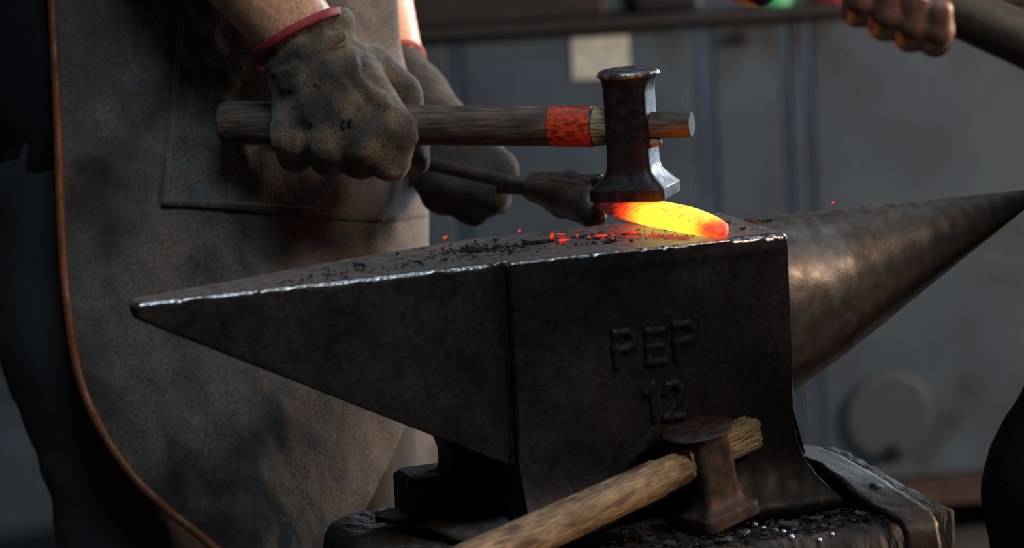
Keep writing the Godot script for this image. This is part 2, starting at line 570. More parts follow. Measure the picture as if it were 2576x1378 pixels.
func _ready() -> void:
	# camera
	var th := deg_to_rad(PITCH)
	var ro := deg_to_rad(ROLL)
	cam_f = Vector3(0, -sin(th), -cos(th))
	cam_c = Vector3(0, 0.775, 0) - cam_f * DIST
	var u0 := Vector3.RIGHT.cross(cam_f)
	cam_r = Vector3.RIGHT * cos(ro) - u0 * sin(ro)
	cam_u = u0 * cos(ro) + Vector3.RIGHT * sin(ro)
	var cam := Camera3D.new()
	cam.name = "camera"
	var lens := CameraAttributesPhysical.new()
	lens.frustum_focal_length = 12.0 / (689.0 / FPX)
	lens.frustum_focus_distance = 2.21
	lens.frustum_near = 0.05
	lens.frustum_far = 60.0
	lens.exposure_aperture = 5.6
	cam.attributes = lens
	add_child(cam)
	cam.transform = Transform3D(Basis(cam_r, cam_u, -cam_f), cam_c)
	cam.fov = rad_to_deg(2.0 * atan(689.0 / FPX))
	cam.current = true
	# air and exposure
	var we := WorldEnvironment.new()
	we.name = "environment"
	var env := Environment.new()
	env.background_mode = Environment.BG_COLOR
	env.background_color = Color(0, 0, 0)
	env.tonemap_mode = Environment.TONE_MAPPER_LINEAR
	env.tonemap_exposure = 1.0
	env.sdfgi_enabled = true
	env.ssao_enabled = true
	env.ssil_enabled = true
	we.environment = env
	add_child(we)
	noise.seed = 5
	noise.frequency = 1.0
	noise.fractal_octaves = 3
	fine.seed = 9
	fine.frequency = 1.0
	fine.fractal_octaves = 2
	make_materials()
	# lamps of the workshop, the bench one added for even light: [place, aims at, width, height, colour, energy, glow]
	lamp("ceiling_lamp", Vector3(0.25, 3.1, 1.3), Vector3(-0.2, 0.8, -0.2), Vector2(0.9, 0.4), Color(0.80, 0.92, 1.0), 3.6, "cool white ceiling panel lamp hung high in front of the anvil")
	lamp("ceiling_lamp", Vector3(1.75, 2.2, 1.25), Vector3(0.0, 0.8, -0.2), Vector2(0.4, 0.4), Color(1.0, 0.91, 0.81), 2.3, "warm square panel lamp hung low on the horn side of the anvil")
	lamp("wall_lamp", Vector3(2.7, 1.5, -3.3), Vector3(0.1, 0.85, -0.2), Vector2(1.2, 1.8), Color(0.88, 0.95, 1.0), 20.0, "tall cool white wall lamp in the corner beyond the grey steel bench")
	lamp("wall_lamp", Vector3(3.2, 1.35, -1.1), Vector3(0.0, 0.75, 2.0), Vector2(0.7, 0.7), Color(1.0, 0.86, 0.74), 26.0, "warm square wall lamp on the horn side, beside the bench")
	lamp("ceiling_lamp", Vector3(0.3, 3.3, -0.7), Vector3(0.5, 0.4, -2.0), Vector2(1.4, 0.3), Color(0.72, 0.87, 1.0), 1.3, "long cool white panel light added to brighten the grey steel bench")  # unseen source, added only to light the bench evenly
	build_room()
	build_bench()
	build_stump()
	build_anvil()
	build_bar()
	build_set_hammer()
	build_rest_hammer()
	build_tongs()
	build_smith()
	build_striker()
	build_scale()


func lamp(called: String, at: Vector3, aim: Vector3, size: Vector2, c: Color, energy: float, label: String) -> void:
	var z := (at - aim).normalized()
	var x := Vector3.UP.cross(z).normalized()
	var o := base(called, at, Basis(x, z.cross(x), z))
	tag(o, label, "lamp")
	var g := Geo.new()
	g.box(Vector3(0, 0, 0.03), Vector3(size.x + 0.06, size.y + 0.06, 0.06), 0.008)
	put("lamp_case", g, M.lamp_case, o)
	g = Geo.new()
	g.box(Vector3(0, 0, -0.004), Vector3(size.x, size.y, 0.006), 0.002)
	put("lamp_diffuser", g, glow("lamp_glow", c, 2.0), o)
	var l := AreaLight3D.new()
	l.name = "lamp_light"
	l.area_size = size
	l.light_color = c
	l.light_energy = energy
	l.shadow_enabled = true
	l.area_range = 12.0
	l.position = Vector3(0, 0, -0.012)
	o.add_child(l)
	if called == "ceiling_lamp":
		for s in [-0.4, 0.4]:
			g = Geo.new()
			var top: Vector3 = o.transform.affine_inverse() * (o.transform * Vector3(size.x * s, 0, 0.05) + Vector3(0, 4.0 - (o.transform * Vector3(size.x * s, 0, 0.05)).y, 0))
			g.tube([Vector3(size.x * s, 0, 0.05), top], 0.004, 6)
			put("suspension_rod", g, M.black_iron, o)


# ---------------------------------------------------------------- the room

func build_room() -> void:
	var g := Geo.new()
	g.box(Vector3(0, -0.1, 0), Vector3(8.4, 0.2, 8.4))
	struct_(put("floor", g, M.concrete), "grey concrete workshop floor")
	g = Geo.new()
	g.box(Vector3(0, 4.1, 0), Vector3(8.4, 0.2, 8.4))
	struct_(put("ceiling", g, M.ceiling), "dark workshop ceiling")
	for w in [["wall_back", Vector3(0, 2, -4.1), Vector3(8.4, 4, 0.2)], ["wall_front", Vector3(0, 2, 4.1), Vector3(8.4, 4, 0.2)], ["wall_left", Vector3(-4.1, 2, 0), Vector3(0.2, 4, 8)], ["wall_right", Vector3(4.1, 2, 0), Vector3(0.2, 4, 8)]]:
		g = Geo.new()
		g.box(w[1], w[2])
		struct_(put(w[0], g, M.wall), "sooty grey workshop wall")


func build_bench() -> void:
	var turn := Basis(Vector3.UP, deg_to_rad(7.0))
	var at := Vector3(0.55, 0, -1.93)
	var o := base("steel_bench", at, turn)
	tag(o, "long grey steel workbench with blue ribs behind the anvil", "workbench")
	# x along the front, z = 0 is the front face, y up; from x = -0.75 to 1.35
	var ribs := [[-0.62, 0.02], [-0.267, 0.03], [-0.149, 0.014], [-0.116, 0.014], [0.33, 0.03], [0.62, 0.03], [0.95, 0.03], [1.3, 0.03]]
	var last := -0.8
	for r in ribs:
		var a: float = last
		var b: float = r[0] - r[1] / 2
		var g := Geo.new()
		g.box(Vector3((a + b) / 2, 0.4425, -0.01), Vector3(b - a, 0.685, 0.02), 0.003)
		put("panel", g, M.panel, o)
		g = Geo.new()
		g.box(Vector3(r[0], 0.4425, -0.0105), Vector3(r[1], 0.685, 0.019), 0.0025)
		put("rib", g, M.panel_blue, o)
		last = r[0] + r[1] / 2
	var g := Geo.new()
	g.box(Vector3(0.25, 0.4425, -0.32), Vector3(2.1, 0.685, 0.58), 0.004)
	put("carcass", g, M.panel_dark, o)
	g = Geo.new()
	g.box(Vector3(0.25, 0.793, -0.29), Vector3(2.2, 0.015, 0.62), 0.004)
	put("worktop", g, M.dark_wood, o)
	g = Geo.new()
	g.box(Vector3(0.25, 0.075, -0.03), Vector3(2.1, 0.05, 0.05), 0.005)
	put("bottom_rail", g, M.rail, o)
	for x in [-0.75, 1.25]:
		for z in [-0.06, -0.56]:
			g = Geo.new()
			g.box(Vector3(x, 0.03, z), Vector3(0.06, 0.06, 0.06), 0.004)
			put("foot", g, M.black_iron, o)
	# round inspection cover with a dark knob
	g = Geo.new()
	g.hull_of(disc(Vector3(-0.012, 0.195, 0.0), 0.066, 0.008, 40))
	put("round_cover", g, M.panel_dark, o)
	g = Geo.new()
	g.hull_of(disc(Vector3(-0.008, 0.145, 0.008), 0.011, 0.012, 18))
	put("cover_knob", g, M.black_iron, o)
	g = Geo.new()
	g.hull_of(disc(Vector3(-0.21, 0.762, 0.0), 0.01, 0.012, 18))
	put("lock_knob", g, M.black_iron, o)
	g = Geo.new()
	g.box(Vector3(-0.413, 0.7455, 0.001), Vector3(0.082, 0.058, 0.002), 0.0005)
	put("paper_label", g, M.paper, o)
	# things on the worktop
	var top := 0.8005
	var bottle := base("green_bottle", at + turn * Vector3(-0.158, top, -0.035), turn)
	tag(bottle, "small green bottle on the steel bench's worktop", "bottle")
	g = Geo.new()
	g.hull_of(lathe([[0.0, 0.0], [0.029, 0.0], [0.031, 0.004], [0.031, 0.11], [0.027, 0.13], [0.014, 0.142], [0.013, 0.165]], 28))
	put("bottle_body", g, M.green_glass, bottle)
	g = Geo.new()
	g.hull_of(lathe([[0.0, 0.164], [0.016, 0.164], [0.016, 0.185], [0.0, 0.186]], 20))
	put("cap", g, M.black_iron, bottle)
	var can := base("red_can", at + turn * Vector3(-0.066, top, -0.04), turn)
	tag(can, "small red can on the steel bench's worktop", "can")
	g = Geo.new()
	g.hull_of(lathe([[0.0, 0.0], [0.033, 0.0], [0.035, 0.004], [0.035, 0.1], [0.033, 0.104], [0.0, 0.104]], 28))
	put("can_body", g, M.red_can, can)
	g = Geo.new()
	g.hull_of(lathe([[0.0, 0.103], [0.012, 0.103], [0.011, 0.125], [0.0, 0.126]], 16))
	put("spout", g, M.black_iron, can)
	var tb := base("toolbox", at + turn * Vector3(-0.58, top, -0.1), turn)
	tag(tb, "low dark toolbox on the steel bench's worktop", "toolbox")
	g = Geo.new()
	g.box(Vector3(0, 0.07, 0), Vector3(0.36, 0.14, 0.18), 0.006)
	put("box_body", g, M.dark_wood, tb)
	g = Geo.new()
	g.tube(spline([Vector3(-0.1, 0.138, 0), Vector3(-0.09, 0.18, 0), Vector3(0.09, 0.18, 0), Vector3(0.1, 0.138, 0)]), 0.007, 8)
	put("handle", g, M.black_iron, tb)
	var blk := base("swage_block", at + turn * Vector3(-0.31, top, -0.08), turn)
	tag(blk, "black iron swage block between toolbox and green bottle", "block")
	g = Geo.new()
	g.box(Vector3(0, 0.06, 0), Vector3(0.1, 0.12, 0.12), 0.008)
	put("block_body", g, M.black_iron, blk)
	g = Geo.new()
	g.box(Vector3(0, 0.125, 0), Vector3(0.06, 0.012, 0.1), 0.003)
	put("raised_face", g, M.black_iron, blk)
	var box2 := base("spice_tin", at + turn * Vector3(0.12, top, -0.1), turn)
	box2.name = "flux_tin"
	tag(box2, "squat black flux tin beside the red can on the bench", "tin")
	g = Geo.new()
	g.hull_of(lathe([[0.0, 0.0], [0.06, 0.0], [0.062, 0.004], [0.062, 0.08], [0.0, 0.08]], 28))
	put("tin_body", g, M.black_iron, box2)
	g = Geo.new()
	g.hull_of(lathe([[0.0, 0.079], [0.064, 0.079], [0.064, 0.095], [0.06, 0.098], [0.0, 0.098]], 28))
	put("lid", g, M.black_iron, box2)


func disc(c: Vector3, r: float, thick: float, n: int) -> Geo:
	# a flat disc whose axis is z, standing proud of z = c.z
	var g := Geo.new()
	var rows := []
	for l in [[r, -0.004], [r, thick * 0.7], [r * 0.96, thick], [r * 0.8, thick]]:
		var ring := PackedVector3Array()
		for j in n:
			var a := TAU * j / n
			ring.append(c + Vector3(cos(a) * l[0], sin(a) * l[0], l[1]))
		rows.append(ring)
	g.grid(rows)
	return g


func lathe(prof: Array, n: int, wob := 0.0) -> Geo:
	var g := Geo.new()
	var rows := []
	for p in prof:
		var ring := PackedVector3Array()
		for j in n:
			var a := TAU * j / n
			var r: float = maxf(p[0], 0.0004)
			if wob > 0.0:
				r *= 1.0 + wob * noise.get_noise_3d(cos(a) * 1.4, sin(a) * 1.4, p[1] * 60.0)
			ring.append(Vector3(cos(a) * r, p[1], sin(a) * r))
		rows.append(ring)
	g.grid(rows)
	return g


# ---------------------------------------------------------------- anvil and block

func anvil_basis() -> Basis:
	return Basis(Vector3.UP, deg_to_rad(YAW))


func anvil_at() -> Vector3:
	return Vector3(-0.002, FACE - HB, -0.0184)


func A(u: float, v: float, w: float) -> Vector3:
	return Vector3(u, v + HB, -w)


func AW(u: float, v: float, w: float) -> Vector3:
	return anvil_at() + anvil_basis() * A(u, v, w)


var chips := []

func chip(u: float) -> float:
	var r := 0.0
	for c in chips:
		var x: float = (u - c[0]) / c[1]
		if absf(x) < 1.0:
			r = maxf(r, c[2] * sqrt(1.0 - x * x))
	return r


func arc(cv: float, cw: float, r1: float, r2: float, a0: float, a1: float, n: int) -> Array:
	var out := []
	for i in n + 1:
		var a := lerpf(a0, a1, float(i) / n)
		out.append(Vector2(cv + sin(a) * r1, cw - cos(a) * r2))
	return out


func build_anvil() -> void:
	var o := base("anvil", anvil_at(), anvil_basis())
	tag(o, "large dark steel anvil with raised letters, square heel and round horn", "anvil")
	var rng := RandomNumberGenerator.new()
	rng.seed = 21
	for i in 16:
		chips.append([rng.randf_range(-0.28, -0.015), rng.randf_range(0.005, 0.018), rng.randf_range(0.0012, 0.0036)])
	for i in 22:
		chips.append([rng.randf_range(-0.28, -0.005), rng.randf_range(0.0015, 0.006), rng.randf_range(0.0014, 0.0038)])
	for i in 7:
		chips.append([rng.randf_range(0.005, 0.18), rng.randf_range(0.002, 0.006), rng.randf_range(0.001, 0.0022)])
	for i in 7:
		chips.append([rng.randf_range(0.185, 0.229), rng.randf_range(0.004, 0.009), rng.randf_range(0.002, 0.0045)])
	# body: sections along u, each a loop in (v, w)
	var rows := []
	var mats := []
	var us := []
	var u := 0.0
	while u <= 0.2292:
		us.append(u)
		u += 0.0012
	us.append(0.2292)
	for uu in us:
		var e0 := clampf(uu / 0.003, 0.0, 1.0)
		var e1 := clampf((0.2292 - uu) / 0.006, 0.0, 1.0)
		var in0 := 0.003 * (1.0 - sqrt(1.0 - (1.0 - e0) * (1.0 - e0)))
		var ins := in0 + 0.004 * (1.0 - sqrt(1.0 - (1.0 - e1) * (1.0 - e1)))
		var e2 := clampf((0.2292 - uu) / 0.0015, 0.0, 1.0)
		var low := in0 + 0.0012 * (1.0 - sqrt(1.0 - (1.0 - e2) * (1.0 - e2)))
		var arch: bool = uu > 0.074 and uu < 0.158
		var vb := -HB
		if arch:
			var x: float = (uu - 0.116) / 0.043
			vb = -HB + (HB - 0.163) * pow(maxf(0.0, 1.0 - x * x), 0.4)
		var lip := 0.0024 * smoothstep(0.04, 0.09, uu)
		var loop := []
		var kind := []
		# front face upward
		for i in 15:
			var v := lerpf(vb, -0.03, i / 14.0)
			var w := lip - 0.028 * pow(clampf((-0.168 - v) / 0.0535, 0.0, 1.0), 2.0)
			w += 0.0009 * noise.get_noise_3d(uu * 22, v * 22, 3)
			loop.append(Vector2(v, w + low * smoothstep(-0.15, -0.13, v)))
			kind.append(0)
		for v in [-0.024, -0.02, -0.0165, -0.014, -0.0115, -0.009]:
			loop.append(Vector2(v, lip * smoothstep(-0.011, -0.019, v) + lerpf(low, ins, smoothstep(-0.02, -0.008, v)) + 0.0006 * noise.get_noise_3d(uu * 40, v * 40, 7)))
			kind.append(0)
		var c := chip(uu)
		var rw := 0.0021 + c * 0.9
		var rv := minf(0.0021 + c, 0.0075)
		var seg := 0
		for p in arc(-rv - ins, rw, rv, rw, 0.0, PI / 2, 6):
			loop.append(p + Vector2(0, 0.00015 * fine.get_noise_2d(uu * 500, 1) + ins))
			kind.append(1 if seg >= 1 else 0)
			seg += 1
		for i in 9:
			var w := lerpf(rw + 0.002, 0.128 - 0.005, i / 8.0)
			loop.append(Vector2(-ins - 0.0004 * absf(noise.get_noise_2d(uu * 30, w * 30)), w))
			kind.append(2)
		for p in arc(-0.003, 0.128 - 0.003, 0.003, 0.003, PI / 2, PI, 4):
			loop.append(p - Vector2(ins, ins * 0.8))
			kind.append(1)
		for v in [-0.03, -0.08, -0.13, -0.168]:
			loop.append(Vector2(v, 0.128 - ins * 0.8))
			kind.append(0)
		loop.append(Vector2(-HB, 0.15))
		kind.append(0)
		loop.append(Vector2(-HB, 0.045))
		kind.append(0)
		loop.append(Vector2(vb, 0.045))
		kind.append(0)
		var row := PackedVector3Array()
		for p in loop:
			var fl := 0.042 * pow(clampf((-0.145 - p.x) / (HB - 0.145), 0.0, 1.0), 2.3) * smoothstep(0.18, 0.2292, uu)
			row.append(A(uu + fl, p.x, p.y))
		rows.append(row)
		mats = kind
	var end_row: PackedVector3Array = rows[-1]
	for k in [0.25, 0.5, 0.75, 0.97]:
		var row := PackedVector3Array()
		for p in end_row:
			row.append(Vector3(p.x, p.y, lerpf(p.z, -0.064, k)))
		rows.append(row)
	var g := Geo.new()
	g.grid(rows, true, mats)
	put("body", g, [M.steel, M.bevel, M.face], o)
	# square heel
	rows = []
	us = []
	u = -0.283
	while u < 0.0:
		us.append(u)
		u += 0.0012
	us.append(0.003)
	for uu in us:
		var s: float = clampf((uu + 0.283) / 0.283, 0.0, 1.0)
		var wb := table([[0.0, 0.0265], [0.32, 0.058], [0.56, 0.0875], [0.81, 0.1095], [1.0, 0.124]], s)
		var wf := 0.003 - 0.002 * (1.0 - s) + 0.007 * smoothstep(0.94, 1.0, s)
		var vb := lerpf(-0.0115, -0.1595, s)
		var end := clampf((uu + 0.283) / 0.005, 0.0, 1.0)
		var ins := 0.005 * (1.0 - sqrt(1.0 - (1.0 - end) * (1.0 - end)))
		var c := chip(uu)
		var rw := minf(0.0019 + c * 0.9, 0.011)
		var rv := minf(0.0019 + c, 0.0065)
		var loop := []
		var kind := []
		var keel := minf(0.004, (wb - wf) * 0.15)
		for i in 12:
			var v := lerpf(vb + 0.002, -rv - 0.0015, i / 11.0)
			loop.append(Vector2(v, wf + ins + (0.0008 * noise.get_noise_3d(uu * 22, v * 22, 5)) * s))
			kind.append(0)
		var seg := 0
		for p in arc(-rv - ins * 0.7, wf + rw + ins, rv, rw, 0.0, PI / 2, 6):
			loop.append(p + Vector2(0, 0.0002 * fine.get_noise_2d(uu * 500, 4)))
			kind.append(1 if seg >= 2 else 0)
			seg += 1
		for i in 7:
			var w := lerpf(wf + rw + ins + 0.002, wb - ins - 0.004, i / 6.0)
			loop.append(Vector2(-ins * 0.7 - 0.0004 * absf(noise.get_noise_2d(uu * 30, w * 30)), w))
			kind.append(2)
		for p in arc(-0.0025 - ins * 0.7, wb - 0.0025 - ins, 0.0025, 0.0025, PI / 2, PI, 3):
			loop.append(p)
			kind.append(1)
		loop.append(Vector2(lerpf(vb, 0.0, 0.5), wb - ins))
		kind.append(0)
		loop.append(Vector2(vb + 0.003, wb - ins - keel))
		kind.append(0)
		loop.append(Vector2(vb, wb - ins - keel * 1.8))
		kind.append(0)
		loop.append(Vector2(vb, wf + ins + keel * 1.2))
		kind.append(0)
		loop.append(Vector2(vb + 0.0006, wf + ins + 0.0012))
		kind.append(0)
		var row := PackedVector3Array()
		for p in loop:
			row.append(A(uu, p.x, p.y))
		rows.append(row)
		mats = kind
	g = Geo.new()
	g.grid(rows, true, mats, true, 0)
	put("square_heel", g, [M.steel, M.bevel, M.face], o)
	# round horn
	rows = []
	for i in 70:
		var s := i / 69.0
		var uu := lerpf(0.2265, 0.489, s)
		var r: float = 0.0715 * (0.497 - uu) / (0.497 - 0.25)
		var rw := minf(0.0605, r)
		if s > 0.97:
			r *= sqrt(maxf(0.05, 1.0 - pow((s - 0.97) / 0.03, 2.0)))
			rw = r
		var row := PackedVector3Array()
		for j in 56:
			var a := TAU * j / 56
			var k := 1.0 + 0.012 * noise.get_noise_3d(uu * 25, cos(a) * 1.5, sin(a) * 1.5)
			row.append(A(uu, 0.002 - r + sin(a) * r * k, 0.066 + cos(a) * rw * k))
		rows.append(row)
	g = Geo.new()
	g.grid(rows)
	put("round_horn", g, M.horn, o)
	# neck under the heel
	g = Geo.new()
	var neck := [Vector2(0.02, -0.12), Vector2(-0.07, -0.115)]
	for q in [Vector2(-0.062, -0.129), Vector2(-0.05, -0.1345), Vector2(-0.042, -0.1395), Vector2(-0.036, -0.1455), Vector2(-0.0315, -0.153), Vector2(-0.0285, -0.162), Vector2(-0.028, -0.17), Vector2(-0.03, -0.185), Vector2(-0.036, -0.195), Vector2(-0.036, -HB), Vector2(0.02, -HB)]:
		neck.append(q)
	g.prism(neck, func(p, d): return A(p.x, p.y, d), 0.08, 0.118, 0.0)
	put("neck", g, M.steel, o)
	g = Geo.new()
	g.box(A(-0.04, -0.2, 0.11), Vector3(0.045, 0.043, 0.05), 0.004)
	put("foot", g, M.steel, o)
	# raised letters PEP / 12, worn round
	var strokes := {
		"P": [[0, 0, 0, 1], [0, 1, 0.55, 1], [0.55, 1, 0.75, 0.85], [0.75, 0.85, 0.72, 0.62], [0.72, 0.62, 0.5, 0.5], [0.5, 0.5, 0, 0.5]],
		"E": [[0, 0, 0, 1], [0, 1, 0.7, 1], [0, 0.5, 0.55, 0.5], [0, 0, 0.7, 0]],
		"1": [[0.4, 0, 0.4, 1], [0.4, 1, 0.1, 0.78]],
		"2": [[0.02, 0.75, 0.15, 0.95], [0.15, 0.95, 0.45, 1], [0.45, 1, 0.7, 0.85], [0.7, 0.85, 0.65, 0.6], [0.65, 0.6, 0.0, 0.0], [0.0, 0.0, 0.75, 0.0]],
	}
	for l in [["P", 0.0825, -0.0885, 0.0255, 0.0024], ["E", 0.1095, -0.089, 0.0245, 0.0021], ["P", 0.132, -0.0885, 0.0265, 0.0026], ["1", 0.1035, -0.1345, 0.0275, 0.0012], ["2", 0.121, -0.134, 0.0265, 0.0019]]:
		var pr := []
		for s in strokes[l[0]]:
			var a := A(l[1] + s[0] * l[3] * 0.75, l[2] + s[1] * l[3], 0.0034 - l[4] * 0.45)
			var b := A(l[1] + s[2] * l[3] * 0.75, l[2] + s[3] * l[3], 0.0034 - l[4] * 0.45)
			pr.append([a, b, 0.0034, 0.0034])
		g = nets(pr, 0.003, 0.0008)
		g.push(func(p, _n): return 0.0005 * noise.get_noise_3dv(p * 260))
		put("letter", g, M.steel, o)


func build_stump() -> void:
	var o := base("anvil_block", anvil_at() - Vector3(0, FACE - HB, 0), anvil_basis())
	tag(o, "charred square timber block carrying the anvil, littered with scale", "block")
	var h := FACE - HB
	# rounded square outline, worn top edge
	var rows := []
	var rng := RandomNumberGenerator.new()
	rng.seed = 4
	for l in [[0.0, 0.0], [0.25, 0.0], [h - 0.12, 0.0], [h - 0.06, 0.0], [h - 0.03, 0.001], [h - 0.014, 0.004], [h - 0.005, 0.010], [h - 0.001, 0.018], [h, 0.03]]:
		var row := PackedVector3Array()
		for j in 160:
			var a := TAU * j / 160
			var cx := 0.1075
			var cw := 0.058
			var dx := cos(a)
			var dw := sin(a)
			var hx := 0.2295
			var hw := 0.138
			var pw := 7.0
			var r := pow(pow(absf(dx) / hx, pw) + pow(absf(dw) / hw, pw), -1.0 / pw)
			r += 0.006 * noise.get_noise_3d(dx * 3, dw * 3, l[0] * 4) + 0.003 * noise.get_noise_2d(a * 9, 4) - l[1]
			var y: float = l[0]
			if l[0] > h - 0.02:
				y += 0.0015 * noise.get_noise_3d(dx * 4, dw * 4, 3)
			row.append(Vector3(cx + dx * r, y, -(cw + dw * r)))
		rows.append(row)
	var g := Geo.new()
	g.grid(rows)
	put("timber", g, M.stump, o)
	# iron strap running off the foot to the front edge and bent down over it, nailed
	var path := [Vector2(0.12, 0.011), Vector2(0.075, 0.012), Vector2(0.03, 0.011), Vector2(-0.02, 0.008), Vector2(-0.062, 0.005), Vector2(-0.081, 0.001), Vector2(-0.088, -0.008), Vector2(-0.09, -0.04), Vector2(-0.09, -0.12)]
	var front := []
	var back := []
	var sp := []
	for p in path:
		sp.append(Vector3(0, p.y, p.x))
	sp = spline(sp, 7)
	for i in sp.size():
		var d: Vector3 = (sp[mini(i + 1, sp.size() - 1)] - sp[maxi(i - 1, 0)]).normalized()
		var n := Vector3(0, d.z, -d.y) * -1.0
		var fr := PackedVector3Array()
		var bk := PackedVector3Array()
		var t := float(i) / sp.size()
		for j in 9:
			var q := j / 8.0
			var uu := lerpf(lerpf(0.249, 0.276, smoothstep(0.0, 0.7, t)), 0.304, q) + 0.0015 * noise.get_noise_2d(i * 0.25, q * 3.0)
			var p := Vector3(uu, sp[i].y + h + 0.014 * (1.0 - q) * smoothstep(0.45, 0.25, t) + 0.0009 * noise.get_noise_2d(q * 3, i * 0.2), -sp[i].z)
			fr.append(p + Vector3(0, n.y, -n.z) * 0.0055)
			bk.append(p)
		front.append(fr)
		back.append(bk)
	var g2 := Geo.new()
	g2.sheet(front, back)
	var s := put("iron_strap", g2, M.strap, o)
	s.set_meta("label", "bent iron strap nailed over the timber edge")
	g = Geo.new()
	g.hull_of(lathe([[0.0, -0.003], [0.0065, -0.002], [0.007, 0.0005], [0.0055, 0.0025], [0.0, 0.0032]], 20, 0.1))
	var nail := put("nail_head", g, M.strap, s)
	nail.transform = Transform3D(Basis(Vector3.RIGHT, 0.15), Vector3(0.287, h + 0.0145, 0.018))
	# split ridge of timber beside the strap
	g = Geo.new()
	front = []
	back = []
	for i in 24:
		var t := i / 23.0
		var fr := PackedVector3Array()
		var bk := PackedVector3Array()
		for j in 10:
			var q := j / 9.0
			var p := Vector3(lerpf(0.295, 0.334, q), h + (0.016 * sin(PI * minf(1.0, q * 0.8 + 0.2)) + 0.005 * noise.get_noise_2d(t * 12, q * 5)) * (1.0 - t * t), lerpf(-0.12, 0.06, t))
			fr.append(p)
			bk.append(Vector3(p.x, h - 0.03, p.z))
		front.append(fr)
		back.append(bk)
	g.sheet(front, back)
	put("split_wedge", g, M.stump, o)
	# sooty strap arched over the back foot on the heel side
	front = []
	back = []
	for i in 30:
		var t := i / 29.0
		var fr := PackedVector3Array()
		var bk := PackedVector3Array()
		for j in 10:
			var q := j / 9.0
			var far := Vector2(table([[0.0, -0.081], [0.5, -0.0285], [0.75, -0.006], [1.0, -0.001]], t), table([[0.0, 0.125], [0.5, 0.097], [0.75, 0.063], [1.0, 0.012]], t))
			var near := Vector2(table([[0.0, -0.083], [0.5, -0.058], [1.0, -0.037]], t), table([[0.0, 0.118], [0.5, 0.076], [1.0, 0.0]], t))
			var p := far.lerp(near, q)
			var y := h + lerpf(table([[0.0, 0.0115], [0.5, 0.0215], [0.75, 0.0215], [1.0, 0.0165]], t), 0.0095, q) + 0.0015 * noise.get_noise_2d(t * 6, q * 4)
			fr.append(Vector3(p.x, y, -p.y))
			bk.append(Vector3(p.x, y - 0.004, -p.y))
		front.append(fr)
		back.append(bk)
	g = Geo.new()
	g.sheet(front, back)
	var s2 := put("iron_strap", g, M.strap_dark, o)
	s2.set_meta("label", "sooty curved iron strap under the heel")


# ---------------------------------------------------------------- hot bar, tools

func bar_image() -> ImageTexture:
	var im := Image.create(512, 160, false, Image.FORMAT_RGB8)
	var heat := Gradient.new()
	heat.offsets = PackedFloat32Array([0.0, 0.16, 0.3, 0.45, 0.6, 0.8, 1.0])
	heat.colors = PackedColorArray([Color("1c0b0a"), Color("4a1a16"), Color("b3261a"), Color("ff4a20"), Color("ff8a2a"), Color("ffc22e"), Color("ffee44")])
	var n := FastNoiseLite.new()
	n.seed = 77
	n.frequency = 1.0
	n.fractal_octaves = 4
	var streak := FastNoiseLite.new()
	streak.seed = 78
	streak.frequency = 1.0
	streak.fractal_octaves = 2
	for x in 512:
		var s := x / 511.0
		var t := table([[0.0, 0.04], [0.08, 0.12], [0.16, 0.26], [0.24, 0.46], [0.33, 0.8], [0.44, 1.05], [0.74, 1.05], [0.84, 0.9], [0.9, 0.6], [0.95, 0.5], [1.0, 0.46]], s)
		for y in 160:
			var a := y / 160.0
			var cx := cos(a * TAU)
			var cy := sin(a * TAU)
			var k := n.get_noise_3d(s * 6, cx * 0.8, cy * 0.8) * 0.1
			# torn scale: short strokes across the upper edge
			var st := streak.get_noise_3d(s * 52 + cx * 2.5, cx * 0.9, cy * 0.9 + 5)
			var up := smoothstep(0.35, 0.8, cy) * smoothstep(0.4, 0.55, s)
			k -= up * smoothstep(0.14, 0.32, st) * 0.42 * clampf(0.6 + 0.8 * streak.get_noise_2d(s * 9, 4), 0.0, 1.0)
			k -= smoothstep(0.36, 0.46, streak.get_noise_3d(s * 30 - cy * 4.0, cx * 1.2, cy * 1.2 + 20)) * 0.14
			k = maxf(k, -t + (0.38 if s > 0.3 else 0.02))
			im.set_pixel(x, y, heat.sample(clampf(t + k, 0.0, 1.0)))
	return ImageTexture.create_from_image(im)


